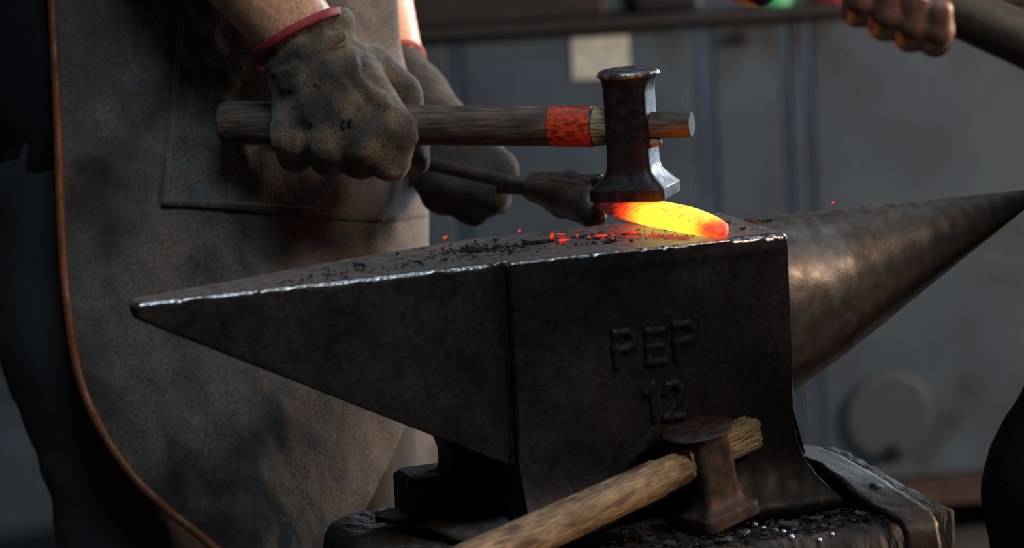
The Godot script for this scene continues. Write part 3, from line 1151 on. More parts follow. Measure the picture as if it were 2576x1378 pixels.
func build_bar() -> void:
	var o := base("hot_bar", AW(0.165, 0.0, 0.08), anvil_basis())
	tag(o, "glowing yellow hot steel bar tapering to a red tip on the anvil", "steel bar")
	var rows := []
	# [w, left u, right u, bottom v, top v]
	var sec := [[0.152, 0.1275, 0.160, 0.0055, 0.0195], [0.135, 0.1325, 0.166, 0.003, 0.018], [0.11, 0.1385, 0.173, 0.0012, 0.0178], [0.0927, 0.1425, 0.1765, 0.0005, 0.0178], [0.07, 0.1475, 0.18, 0.0003, 0.0178], [0.05, 0.152, 0.183, 0.0003, 0.0162], [0.03, 0.157, 0.185, 0.0004, 0.014], [0.014, 0.1625, 0.1845, 0.0008, 0.011], [0.005, 0.1645, 0.180, 0.001, 0.0092], [0.0, 0.1665, 0.178, 0.0018, 0.0078], [-0.0012, 0.1695, 0.175, 0.0034, 0.0062]]
	for i in 64:
		var s := i / 63.0
		var w := lerpf(0.152, -0.0012, s)
		var cols := []
		for k in range(1, 5):
			var tb := []
			for q in sec:
				tb.append([-q[0], q[k]])
			cols.append(table(tb, -w))
		var row := PackedVector3Array()
		var mu: float = (cols[0] + cols[1]) / 2
		var mv: float = (cols[2] + cols[3]) / 2
		var hu: float = (cols[1] - cols[0]) / 2
		var hv: float = (cols[3] - cols[2]) / 2
		for j in 32:
			var a := TAU * j / 32
			var cx := cos(a)
			var cy := sin(a)
			var r := pow(pow(absf(cx), 4.0) + pow(absf(cy), 4.0), -0.25)
			r *= 1.0 + 0.02 * noise.get_noise_3d(w * 90, cx * 2, cy * 2)
			row.append(A(mu + cx * r * hu, mv + cy * r * hv, w) - A(0.165, 0, 0.08) + Vector3(0, 0.0, 0))
		rows.append(row)
	var g := Geo.new()
	g.grid(rows)
	var m := plain("hot_steel", Color(0.12, 0.08, 0.07), 0.7)
	m.emission_enabled = true
	m.emission = Color.WHITE
	m.emission_operator = BaseMaterial3D.EMISSION_OP_MULTIPLY
	m.emission_texture = bar_image()
	m.emission_energy_multiplier = 1.25
	put("glowing_steel", g, m, o)
	for q in [[0.155, 0.009, 0.085, 0.0018], [0.167, 0.008, 0.045, 0.0016]]:
		var l := OmniLight3D.new()
		l.name = "glow_light"
		l.light_color = Color(1.0, 0.36, 0.1)
		l.light_energy = q[3]
		l.light_size = 0.008
		l.omni_range = 5.0
		l.omni_attenuation = 2.0
		l.shadow_enabled = true
		l.position = A(q[0], q[1], q[2]) - A(0.165, 0, 0.08)
		o.add_child(l, true)


func head_rows(prof: Array, n := 48) -> Array:
	# prof: [y, half width x, half width z, squareness]
	var rows := []
	for p in prof:
		var row := PackedVector3Array()
		for j in n:
			var a := TAU * (j + 0.5) / n
			var c := cos(a)
			var s := sin(a)
			var k: float = p[3]
			var r := pow(pow(absf(c), k) + pow(absf(s), k), -1.0 / k)
			row.append(Vector3(c * r * p[1], p[0], s * r * p[2]))
		rows.append(row)
	return rows


func build_set_hammer() -> void:
	var at := AW(0.1562, 0.0178, 0.1361)
	var turn := Basis(Vector3.UP, deg_to_rad(-19.5)) * Basis(Vector3.BACK, deg_to_rad(1.0))
	var o := base("set_hammer", at, turn)
	tag(o, "dark set hammer with orange red band, its face on the glowing bar", "hammer")
	var rng := RandomNumberGenerator.new()
	rng.seed = 8
	var rows := head_rows([[0.0, 0.0296, 0.0274, 14], [0.0008, 0.0307, 0.0285, 14], [0.0012, 0.0309, 0.0287, 14], [0.0095, 0.031, 0.0287, 14], [0.0101, 0.0308, 0.0285, 14], [0.0107, 0.0303, 0.028, 14], [0.0135, 0.0275, 0.0258, 10], [0.018, 0.0232, 0.0228, 9], [0.0225, 0.0198, 0.0205, 7], [0.028, 0.0181, 0.0194, 8], [0.04, 0.0177, 0.0191, 8], [0.07, 0.0176, 0.0191, 8], [0.086, 0.0178, 0.0191, 7], [0.092, 0.0188, 0.0196, 5], [0.0965, 0.0212, 0.0212, 3], [0.0995, 0.0238, 0.0235, 2.4]])
	var g := Geo.new()
	g.grid(rows)
	g.push(func(p, _n): return 0.0004 * noise.get_noise_3dv(p * 160))
	put("head", g, M.head, o)
	rows = []
	for p in [[0.0975, 0.0205], [0.0990, 0.0246], [0.1005, 0.0256], [0.1025, 0.0247], [0.1042, 0.0215], [0.1052, 0.015], [0.1055, 0.006]]:
		var row := PackedVector3Array()
		for j in 48:
			var a := TAU * j / 48
			var r: float = p[1] * (1.0 + 0.05 * noise.get_noise_2d(cos(a) * 2.3, sin(a) * 2.3))
			var y: float = p[0]
			if p[1] > 0.02 and p[0] < 0.101:
				y -= 0.0022 * maxf(0.0, noise.get_noise_2d(cos(a) * 4.1 + 7, sin(a) * 4.1))
			row.append(Vector3(cos(a) * r, y, sin(a) * r))
		rows.append(row)
	g = Geo.new()
	g.grid(rows)
	put("mushroomed_crown", g, M.mushroom, o).set_meta("label", "beaten bright crown with ragged lip")
	# handle along x; its axis 0.057 above the base
	var hy := 0.0572
	rows = []
	for q in [[-0.3605, 0.0163, 0.0152], [-0.3595, 0.0178, 0.0166], [-0.357, 0.0185, 0.0173], [-0.352, 0.0186, 0.0174], [-0.3, 0.0178, 0.0165], [-0.2, 0.0169, 0.0155], [-0.1, 0.0163, 0.0148], [-0.05, 0.0161, 0.0146], [-0.03, 0.016, 0.0145]]:
		rows.append(ellipse(Vector3(q[0], hy - 0.036 * q[0], 0), q[1], q[2], 36))
	g = Geo.new()
	g.grid(rows)
	put("handle", g, M.wood_dark, o)
	rows = []
	for q in [[-0.0675, 0.0163, 0.0149], [-0.0672, 0.0167, 0.0153], [-0.0325, 0.0166, 0.0152], [-0.0322, 0.0162, 0.0148]]:
		rows.append(ellipse(Vector3(q[0], hy - 0.036 * q[0], 0), q[1], q[2], 36))
	g = Geo.new()
	g.grid(rows)
	put("painted_band", g, M.band, o).set_meta("label", "scuffed orange red painted band")
	# raw splintered shoulder
	rows = []
	for i in 7:
		var x := lerpf(-0.0305, -0.014, i / 6.0)
		var row := PackedVector3Array()
		for j in 60:
			var a := TAU * j / 60
			var rag := 0.006 * noise.get_noise_2d(j * 0.9, 3.0) * (1.0 if i < 3 else 0.0)
			var k := (0.0146 + 0.0007 * fine.get_noise_2d(j * 1.7, i * 0.2)) * (0.97 if i == 0 else 1.0 - 0.1 * i / 6.0)
			row.append(Vector3(x + rag * (0.0 if i == 0 else 1.0), hy + 0.001 + sin(a) * k * 1.08, cos(a) * k))
		rows.append(row)
	g = Geo.new()
	g.grid(rows)
	put("splintered_shoulder", g, M.wood_raw, o).set_meta("label", "pale torn wood at the eye")
	rows = []
	for q in [[-0.02, 0.0108], [0.02, 0.0108], [0.046, 0.0106], [0.0495, 0.0104], [0.0505, 0.0096]]:
		rows.append(ellipse(Vector3(q[0], hy + 0.001, 0), q[1], q[1] * 0.95, 28))
	g = Geo.new()
	g.grid(rows)
	put("handle_stub", g, M.wood_dark, o)
	g = Geo.new()
	rows = []
	for q in [[0.015, 0.006], [0.021, 0.006], [0.0245, 0.0045], [0.0255, 0.002]]:
		rows.append(ellipse(Vector3(q[0], hy - 0.0125, 0.003), q[1] * 0.6, q[1], 14))
	g.grid(rows)
	put("wedge", g, M.wood, o)


func ellipse(c: Vector3, ry: float, rz: float, n: int) -> PackedVector3Array:
	var row := PackedVector3Array()
	for j in n:
		var a := TAU * j / n
		row.append(c + Vector3(0, sin(a) * ry, cos(a) * rz))
	return row


func build_rest_hammer() -> void:
	# leaning flatter: handle axis through two points, head square to it
	var a0 := P(1135, 1440, 2.0)
	var a1 := P(1915, 1085, 2.165)
	var ax := (a1 - a0).normalized()
	var hv := (Vector3.UP - ax * ax.y).normalized()
	var nz := ax.cross(hv)
	var t := (P(1774, 1150, 2.13) - a0).dot(ax)
	var eye := a0 + ax * t
	var hy := 0.05
	var o := base("flatter_hammer", eye - hv * hy, Basis(ax, hv, nz))
	tag(o, "rusty flatter hammer with pale wooden handle leaning against the anvil foot", "hammer")
	var g := Geo.new()
	g.grid(head_rows([[0.0, 0.0262, 0.0262, 18], [0.0006, 0.0268, 0.0268, 18], [0.001, 0.0269, 0.0269, 18], [0.0098, 0.0267, 0.0267, 18], [0.0103, 0.0265, 0.0265, 16], [0.0108, 0.026, 0.026, 16], [0.0135, 0.0222, 0.0222, 12], [0.0155, 0.0203, 0.0203, 12], [0.019, 0.0185, 0.0185, 12], [0.026, 0.0172, 0.0174, 14], [0.04, 0.017, 0.018, 14], [0.056, 0.0168, 0.0176, 12], [0.066, 0.0172, 0.0175, 6], [0.071, 0.0195, 0.0192, 3]]))
	g.push(func(p, _n): return 0.0004 * noise.get_noise_3dv(p * 150))
	put("head", g, M.rust, o)
	var rows := []
	for p in [[0.0695, 0.017], [0.0718, 0.0255], [0.0728, 0.0281], [0.0742, 0.0279], [0.0752, 0.025], [0.0757, 0.012]]:
		var row := PackedVector3Array()
		for j in 44:
			var a := TAU * j / 44
			var r: float = p[1] * (1.0 + 0.06 * noise.get_noise_2d(cos(a) * 2 + 3, sin(a) * 2))
			row.append(Vector3(cos(a) * r, p[0] - 0.0015 * maxf(0.0, noise.get_noise_2d(cos(a) * 3, sin(a) * 3 + 9)), sin(a) * r))
		rows.append(row)
	g = Geo.new()
	g.grid(rows)
	put("mushroomed_crown", g, M.rust, o)
	rows = []
	for q in [[-0.345, 0.0125], [-0.342, 0.0155], [-0.3, 0.0168], [-0.2, 0.0163], [-0.1, 0.0155], [-0.06, 0.0152], [-0.047, 0.015], [-0.0465, 0.0138], [-0.02, 0.013]]:
		rows.append(ellipse(Vector3(q[0], hy, 0), q[1], q[1] * 0.92, 36))
	g = Geo.new()
	g.grid(rows)
	g.push(func(p, _n): return 0.0005 * noise.get_noise_3dv(p * Vector3(20, 90, 90)))
	put("handle", g, M.wood, o)
	rows = []
	for i in 12:
		var x := lerpf(-0.02, 0.051, i / 11.0)
		var row := PackedVector3Array()
		for j in 48:
			var a := TAU * j / 48
			var k := pow(pow(absf(cos(a)), 5.0) + pow(absf(sin(a)), 5.0), -0.2)
			var r := 0.0122 * k * (1.0 + 0.09 * noise.get_noise_2d(j * 0.8, 5.0) + 0.05 * noise.get_noise_2d(j * 0.4, i * 0.5))
			var xx := x + (0.004 * noise.get_noise_2d(j * 0.7, 9) if i == 11 else 0.0)
			row.append(Vector3(xx, hy + 0.003 + sin(a) * r, cos(a) * r * 0.95))
		rows.append(row)
	g = Geo.new()
	g.grid(rows)
	put("splintered_stub", g, M.wood_raw, o).set_meta("label", "ragged splintered handle end above the head")


func build_tongs() -> void:
	var piv := P(1352, 478, 2.36)
	var o := base("forging_tongs", piv)
	tag(o, "dark iron tongs gripping the back end of the glowing bar", "tongs")
	var tip_l := AW(0.128, 0.004, 0.165)
	var tip_u := AW(0.134, 0.0255, 0.16)
	# lower jaw, a deep wedge
	var g := nets([[P(1335, 470, 2.365) - piv, P(1490, 494, 2.278) - piv, 0.0085, 0.0105], [P(1345, 478, 2.365) - piv, P(1420, 510, 2.325) - piv, 0.0095, 0.0115], [P(1420, 510, 2.325) - piv, P(1492, 541, 2.268) - piv, 0.0115, 0.0085], [P(1400, 490, 2.335) - piv, P(1482, 517, 2.275) - piv, 0.013, 0.014], [P(1492, 541, 2.268) - piv, P(1512, 548, 2.25) - piv, 0.0085, 0.005]], 0.008, 0.0025)
	put("jaw", g, M.tong, o)
	g = nets([[P(1345, 458, 2.385) - piv, P(1440, 460, 2.36) - piv, 0.009, 0.009], [P(1440, 460, 2.36) - piv, P(1500, 466, 2.335) - piv, 0.009, 0.0075], [P(1500, 466, 2.335) - piv, tip_u - piv + Vector3(0, 0.006, 0), 0.0075, 0.005]], 0.008, 0.0025)
	put("jaw", g, M.tong, o)
	g = Geo.new()
	g.tube(spline([P(1345, 470, 2.362) - piv, P(1250, 450, 2.375) - piv, P(1115, 420, 2.405) - piv, P(1050, 403, 2.44) - piv]), 0.0062, 12, 0.8)
	put("rein", g, M.tong, o)
	g = Geo.new()
	g.tube(spline([P(1345, 474, 2.385) - piv, P(1250, 468, 2.42) - piv, P(1120, 455, 2.47) - piv, P(950, 430, 2.52) - piv]), 0.0062, 12, 0.8)
	put("rein", g, M.tong, o)
	g = Geo.new()
	g.hull_of(disc(Vector3(-0.002, 0.003, 0.006), 0.0055, 0.005, 20))
	put("rivet", g, M.tong, o)


func flake(rng: RandomNumberGenerator, size: float, thick: float, bend := 0.2) -> Geo:
	var g := Geo.new()
	var n := rng.randi_range(5, 8)
	var poly := []
	for j in n:
		var a := TAU * j / n + rng.randf_range(-0.2, 0.2)
		poly.append(Vector2(cos(a), sin(a) * rng.randf_range(0.45, 0.8)) * size * rng.randf_range(0.7, 1.1))
	g.prism(poly, func(p, d): return Vector3(p.x, d + bend * p.x * p.x / size, p.y), 0.0, thick)
	return g


func build_scale() -> void:
	var rng := RandomNumberGenerator.new()
	rng.seed = 31
	# flakes lying on the anvil's face
	var spots := [[1195, 632, 0.0075], [905, 668, 0.006], [820, 676, 0.003], [1120, 655, 0.004], [1345, 612, 0.012], [1385, 607, 0.006], [1500, 600, 0.006], [1540, 606, 0.006], [1530, 612, 0.005], [1495, 612, 0.004], [1465, 598, 0.005], [1590, 606, 0.004], [1570, 592, 0.005], [1925, 558, 0.007], [1870, 577, 0.004], [1000, 640, 0.003], [1055, 660, 0.003], [1310, 622, 0.003], [1250, 605, 0.003], [1830, 562, 0.004]]
	for s in spots:
		var at := on_face(s[0], s[1])
		var g := flake(rng, s[2], 0.0008, 0.25)
		var o := put("scale_flake", g, M.scale_bright if rng.randf() < 0.3 else M.scale)
		o.transform = Transform3D(Basis(Vector3.UP, rng.randf_range(0, TAU)), at + Vector3(0, 0.0001, 0))
		var own := {1345: "long dark flake of scale lying beside the glowing flakes", 1925: "curled dark flake of scale at the horn end of the anvil's face", 1195: "broad flake of scale amid the crumbs on the anvil's face", 905: "thin flake of scale lying alone on the square heel"}
		tag(o, own.get(s[0], "thin flake of forge scale lying on the anvil's face"), "scale flake", "scale flakes on the anvil face")
	# fine crumbs of scale
	var g := Geo.new()
	for i in 420:
		var px := Vector2.ZERO
		if i < 200:
			px = Vector2(rng.randfn(1210, 55), 0)
			px.y = rng.randfn(table([[1000, 640], [1300, 622]], px.x), 6)
		else:
			px = Vector2(rng.randf_range(700, 1750), 0)
			px.y = table([[700, 715], [1000, 665], [1300, 630], [1600, 590], [1750, 585]], px.x) + rng.randf_range(-15, 14)
		var at := on_face(px.x, px.y)
		var f := flake(rng, rng.randf_range(0.0007, 0.002), rng.randf_range(0.0003, 0.0008), 0.2)
		var b := Basis(Vector3.UP, rng.randf_range(0, TAU)) * Basis(Vector3.RIGHT, rng.randf_range(-0.3, 0.3))
		for k in f.v.size():
			f.v[k] = at + b * f.v[k] + Vector3(0, 0.0003, 0)
		f.fix()
		g.hull_of(f)
	tag(put("scale_crumbs", g, M.scale), "fine dark crumbs of forge scale strewn over the anvil's face", "scale", "", "stuff")
	# glowing flakes on the face and flying off
	for s in [[1391, 594, 0.0034, 0.004, 1.0], [1413, 590, 0.0042, 0.002, 0.0], [1416, 604, 0.0045, 0.0008, 0.0], [1488, 596, 0.0042, 0.0008, 0.0], [1452, 591, 0.0016, 0.0008, 0.0], [1538, 600, 0.002, 0.001, 0.0], [1512, 594, 0.005, 0.0007, 0.0], [1600, 585, 0.004, 0.0008, 0.0], [1640, 590, 0.003, 0.0008, 0.0], [1585, 580, 0.003, 0.0008, 0.0]]:
		var f := flake(rng, s[2], maxf(0.0007, s[3] * 0.3), 0.15)
		var o := put("glowing_flake", f, M.ember)
		var stand := Basis(Vector3.BACK, 1.4) if s[4] > 0.5 else Basis(Vector3.RIGHT, rng.randf_range(-0.15, 0.15))
		o.transform = Transform3D(Basis(Vector3.UP, rng.randf_range(-0.5, 0.5)) * stand, on_face(s[0], s[1] + (10 if s[4] > 0.5 else 3)) + Vector3(0, 0.0006 + s[4] * s[2] * 0.9, 0))
		tag(o, "red glowing flake of scale shed beside the hot bar", "spark", "glowing flakes on the anvil face")
	g = Geo.new()
	for i in 170:
		var t := rng.randf()
		var x := lerpf(1565, 1735, t)
		var at := on_face(x - rng.randf_range(0, 60) * (1.0 - t), lerpf(577, 597, t) + rng.randf_range(1, 22) * (1.0 - t * 0.75))
		var f := flake(rng, rng.randf_range(0.0006, 0.0017), 0.0005, 0.2)
		var b := Basis(Vector3.UP, rng.randf_range(0, TAU))
		for k in f.v.size():
			f.v[k] = at + b * f.v[k] + Vector3(0, 0.0003, 0)
		f.fix()
		g.hull_of(f)
	tag(put("ember_crumbs", g, M.ember_dim), "fine glowing crumbs of scale along the hot bar", "embers", "", "stuff")
	for s in [[1121, 598, 2.2, 0.0023], [1307, 581, 2.25, 0.0017], [2096, 510, 2.2, 0.0017]]:
		var f := flake(rng, s[3], 0.0012, 0.4)
		var o := put("flying_spark", f, M.ember)
		o.transform = Transform3D(Basis(Vector3(1, 0.4, 0.3).normalized(), 1.1), P(s[0], s[1], s[2]))
		tag(o, "tiny red spark flying in the air above the anvil", "spark", "flying sparks")
	# scale on the timber block
	g = Geo.new()
	for i in 900:
		var u := rng.randf_range(-0.1, 0.285)
		var w := rng.randf_range(-0.068, 0.02)
		if i % 3 == 0:
			u = rng.randf_range(0.1, 0.28)
			w = rng.randf_range(-0.065, -0.025)
		var f := flake(rng, rng.randf_range(0.001, 0.0042), rng.randf_range(0.0003, 0.0009), 0.3)
		var b := Basis(Vector3.UP, rng.randf_range(0, TAU)) * Basis(Vector3.RIGHT, rng.randf_range(-0.5, 0.5))
		var at := AW(u, -HB, w) + Vector3(0, rng.randf_range(0.0005, 0.0035), 0)
		for k in f.v.size():
			f.v[k] = at + b * f.v[k]
		f.fix()
		g.hull_of(f)
	tag(put("scale_litter", g, M.scale), "layer of dark scale flakes littering the timber block", "scale", "", "stuff")
	for s in [[0.2, -0.045, 0.011], [0.225, -0.04, 0.008], [0.16, -0.05, 0.007], [0.245, -0.03, 0.009], [0.1, -0.05, 0.007], [0.09, -0.03, 0.006], [0.14, -0.062, 0.008], [0.262, -0.045, 0.006], [-0.03, 0.03, 0.005], [-0.05, 0.0, 0.006]]:
		var f := flake(rng, s[2], 0.0012, 0.25)
		var o := put("loose_flake", f, M.scale_bright)
		o.transform = Transform3D(Basis(Vector3.UP, rng.randf_range(0, TAU)) * Basis(Vector3.RIGHT, 0.15), AW(s[0], -HB + 0.003, s[1]))
		tag(o, "bright grey flake of scale lying on the timber block", "scale flake", "bright flakes on the timber block")
	for s in [[1920, 1330, 0.0026], [1990, 1352, 0.003], [1970, 1338, 0.0022], [2060, 1360, 0.0026], [2092, 1345, 0.0022], [1898, 1320, 0.0028]]:
		var d := 2.1
		for k in 12:
			var y := P(s[0], s[1], d).y
			d += (y - (FACE - HB + 0.003)) / 0.3
		g = Geo.new()
		g.hull_of(lathe([[0.0, -s[2]], [s[2] * 0.5, -s[2] * 0.87], [s[2] * 0.87, -s[2] * 0.5], [s[2], 0.0], [s[2] * 0.87, s[2] * 0.5], [s[2] * 0.5, s[2] * 0.87], [0.0, s[2]]], 14))
		var o := put("steel_bead", g, M.scale_bright)
		o.position = P(s[0], s[1], d)
		tag(o, "tiny round bead of steel slag on the timber block", "slag bead", "slag beads on the timber block")


func on_face(x: float, y: float) -> Vector3:
	var d := P(x, y, 1.0) - cam_c
	return cam_c + d * ((FACE - cam_c.y) / d.y)


# ---------------------------------------------------------------- people

func apron_depth(x: float, y: float) -> float:
	var e := (x - 470.0) / 640.0
	var d := 2.582 - 0.195 * sqrt(maxf(0.0, 1.0 - e * e))
	d += 0.02 * smoothstep(900.0, 1500.0, y)
	d += 0.005 * noise.get_noise_2d(x * 0.0035, y * 0.0016) + 0.0022 * noise.get_noise_2d(x * 0.012 + 40, y * 0.008)
	# a standing fold beside the pocket
	var fx := 985.0 - (y - 440.0) * 0.33
	if y > 380 and y < 640:
		d -= 0.006 * exp(-pow((x - fx) / 16.0, 2.0)) * smoothstep(380, 450, y) * smoothstep(640, 560, y)
	return d


const LEFT_EDGE := [[-300, 110], [0, 131], [300, 145], [500, 151], [700, 163], [850, 180], [950, 201], [1050, 240], [1150, 300], [1250, 388], [1378, 538], [1450, 640], [1500, 725]]
const RIGHT_EDGE := [[-300, 985], [0, 1000], [130, 1012], [300, 1060], [450, 1077], [610, 1079], [800, 1075], [950, 1052], [1060, 1022], [1200, 960], [1378, 868], [1450, 815], [1500, 775]]


func apron_point(s: float, y: float, off := 0.0) -> Vector3:
	var l := table(LEFT_EDGE, y)
	var r := table(RIGHT_EDGE, y)
	var x := lerpf(l, r, minf(s, 1.0))
	var d := apron_depth(x, y) - off
	if s > 1.0:
		var k := (s - 1.0) / 0.25 * smoothstep(1150.0, 850.0, y)
		x -= 70.0 * k * k
		d += 0.11 * k
	return P(x, y, d)


func build_smith() -> void:
	var foot := P(470, 700, 2.6)
	var o := base("person", Vector3(foot.x, 0, foot.z))
	tag(o, "person in leather apron and suede gloves holding the set hammer and tongs", "person")
	var z := o.position
	var wr := P(752, 92, 2.318)
	var el := P(440, -340, 2.295)
	var wl := P(985, 188, 2.56)
	var ell := P(850, -260, 2.68)
	var sr := P(250, -1230, 2.5)
	var sl := P(850, -1230, 2.78)
	var neck := P(560, -1350, 2.62)
	var hd := P(640, -1640, 2.57)
	# body
	var g := nets(shift([[sr, el, 0.052, 0.044], [el, el.lerp(wr, 0.35), 0.044, 0.05], [el.lerp(wr, 0.35), wr, 0.05, 0.0335], [wr, P(850, 280, 2.318), 0.026, 0.02], [sl, ell, 0.052, 0.042], [ell, ell.lerp(wl, 0.35), 0.042, 0.046], [ell.lerp(wl, 0.35), wl, 0.046, 0.032], [wl, P(1100, 370, 2.495), 0.026, 0.016], [sr, sl, 0.07, 0.07], [P(500, -900, 2.66), P(470, 250, 2.62), 0.13, 0.12], [P(560, -1200, 2.66), neck + Vector3(0, 0.06, 0), 0.07, 0.055], [P(350, 400, 2.6), P(620, 400, 2.64), 0.11, 0.11]], z), 0.018, 0.009)
	var head := nets(shift([[hd + Vector3(0, 0.03, -0.01), hd + Vector3(0.01, 0.02, 0.02), 0.085, 0.08], [hd + Vector3(0.03, -0.05, 0.03), hd + Vector3(0.035, -0.065, 0.035), 0.05, 0.045], [hd + Vector3(0.07, 0.0, 0.07), hd + Vector3(0.085, -0.025, 0.085), 0.012, 0.014], [hd + Vector3(0.05, 0.03, 0.08), hd + Vector3(0.08, 0.03, 0.05), 0.014, 0.014], [hd + Vector3(0.06, -0.06, 0.07), hd + Vector3(0.075, -0.06, 0.06), 0.009, 0.009], [hd + Vector3(-0.055, 0.0, 0.06), hd + Vector3(-0.06, -0.02, 0.06), 0.018, 0.014], [hd + Vector3(0.06, 0.0, -0.06), hd + Vector3(0.06, -0.02, -0.065), 0.018, 0.014], [neck + Vector3(0, 0.02, 0), hd, 0.055, 0.05]], z), 0.025, 0.006)
	g.hull_of(head)
	put("body", g, M.skin, o)
	var fuzz := Geo.new()
	var rng := RandomNumberGenerator.new()
	rng.seed = 12
	var ax := (wr - el).normalized()
	var sd := ax.cross(cam_f).normalized()
	var fw := sd.cross(ax).normalized()
	if fw.dot(cam_f) > 0:
		fw = -fw
	for i in 280:
		var t := rng.randf_range(0.45, 0.95)
		var an := rng.randf_range(-1.5, 1.5)
		var c := el.lerp(wr, t)
		var rad := lerpf(0.05, 0.0335, clampf((t - 0.35) / 0.65, 0.0, 1.0))
		var out := fw * cos(an) + sd * sin(an)
		var p := c + out * rad
		var dir := (ax + sd * rng.randf_range(-0.6, 0.6) + out * 0.25).normalized()
		var ln := rng.randf_range(0.007, 0.014)
		fuzz.tube([p - z, p + dir * ln * 0.5 + out * 0.001 - z, p + dir * ln - z], [0.00012, 0.0001, 0.00004], 4)
	put("arm_hair", fuzz, M.hair, o).set_meta("kind", "stuff")
	g = nets(shift([[hd + Vector3(-0.01, 0.045, -0.02), hd + Vector3(-0.02, 0.02, -0.03), 0.086, 0.08], [hd + Vector3(-0.03, 0.0, -0.03), hd + Vector3(-0.04, -0.05, -0.04), 0.07, 0.05]], z), 0.03, 0.008)
	put("hair", g, M.hair, o)
	# shirt
	g = nets(shift([[sr, sr.lerp(el, 0.8), 0.075, 0.062], [sl, sl.lerp(ell, 0.8), 0.075, 0.062], [sr, sl, 0.09, 0.09], [P(400, -900, 2.64), P(330, 240, 2.585), 0.14, 0.15], [P(650, -900, 2.7), P(600, 240, 2.62), 0.13, 0.14], [P(560, -1200, 2.66), neck, 0.08, 0.068], [P(330, 230, 2.585), P(320, 285, 2.585), 0.155, 0.15]], z), 0.05, 0.011)
	g.push(func(p, _n): return 0.006 * sin((p.y + 0.1 * noise.get_noise_3dv(p * 4)) * 95.0) * (0.5 + 0.5 * noise.get_noise_3dv(p * 7 + Vector3(3, 0, 0))) + 0.003 * noise.get_noise_3dv(p * 22))
	put("shirt", g, M.black_cloth, o)
	# trousers and boots
	var kr := P(405, 1378, 2.55)
	var kl := P(860, 1378, 2.7)
	var fr := Vector3(kr.x + 0.01, 0.09, kr.z - 0.02)
	var fl := Vector3(kl.x + 0.04, 0.09, kl.z - 0.05)
	g = nets(shift([[P(330, 330, 2.585), P(600, 330, 2.62), 0.152, 0.14], [P(300, 470, 2.575), P(312, 850, 2.565), 0.132, 0.107], [P(312, 850, 2.565), kr, 0.107, 0.08], [kr, fr + Vector3(0, 0.03, 0), 0.08, 0.065], [P(640, 470, 2.66), P(760, 900, 2.68), 0.13, 0.105], [P(760, 900, 2.68), kl, 0.105, 0.08], [kl, fl + Vector3(0, 0.03, 0), 0.08, 0.065]], z), 0.035, 0.011)
	g.push(func(p, _n): return 0.007 * noise.get_noise_3dv(p * Vector3(9, 4, 9)) + 0.004 * noise.get_noise_3dv(p * Vector3(14, 18, 14) + Vector3(0, 0, 4)))
	put("trousers", g, M.trouser, o)
	for f in [fr, fl]:
		g = nets(shift([[f + Vector3(0, 0.06, 0), Vector3(f.x, 0.05, f.z), 0.055, 0.05], [Vector3(f.x, 0.045, f.z), Vector3(f.x + 0.09, 0.04, f.z + 0.12), 0.048, 0.042]], z), 0.02, 0.008)
		put("boot", g, M.boot, o)
	build_apron(o, z)
	build_right_glove(o, z, wr)
	build_left_glove(o, z, wl)


func shift(pr: Array, z: Vector3) -> Array:
	var out := []
	for p in pr:
		out.append([p[0] - z, p[1] - z, p[2], p[3]])
	return out


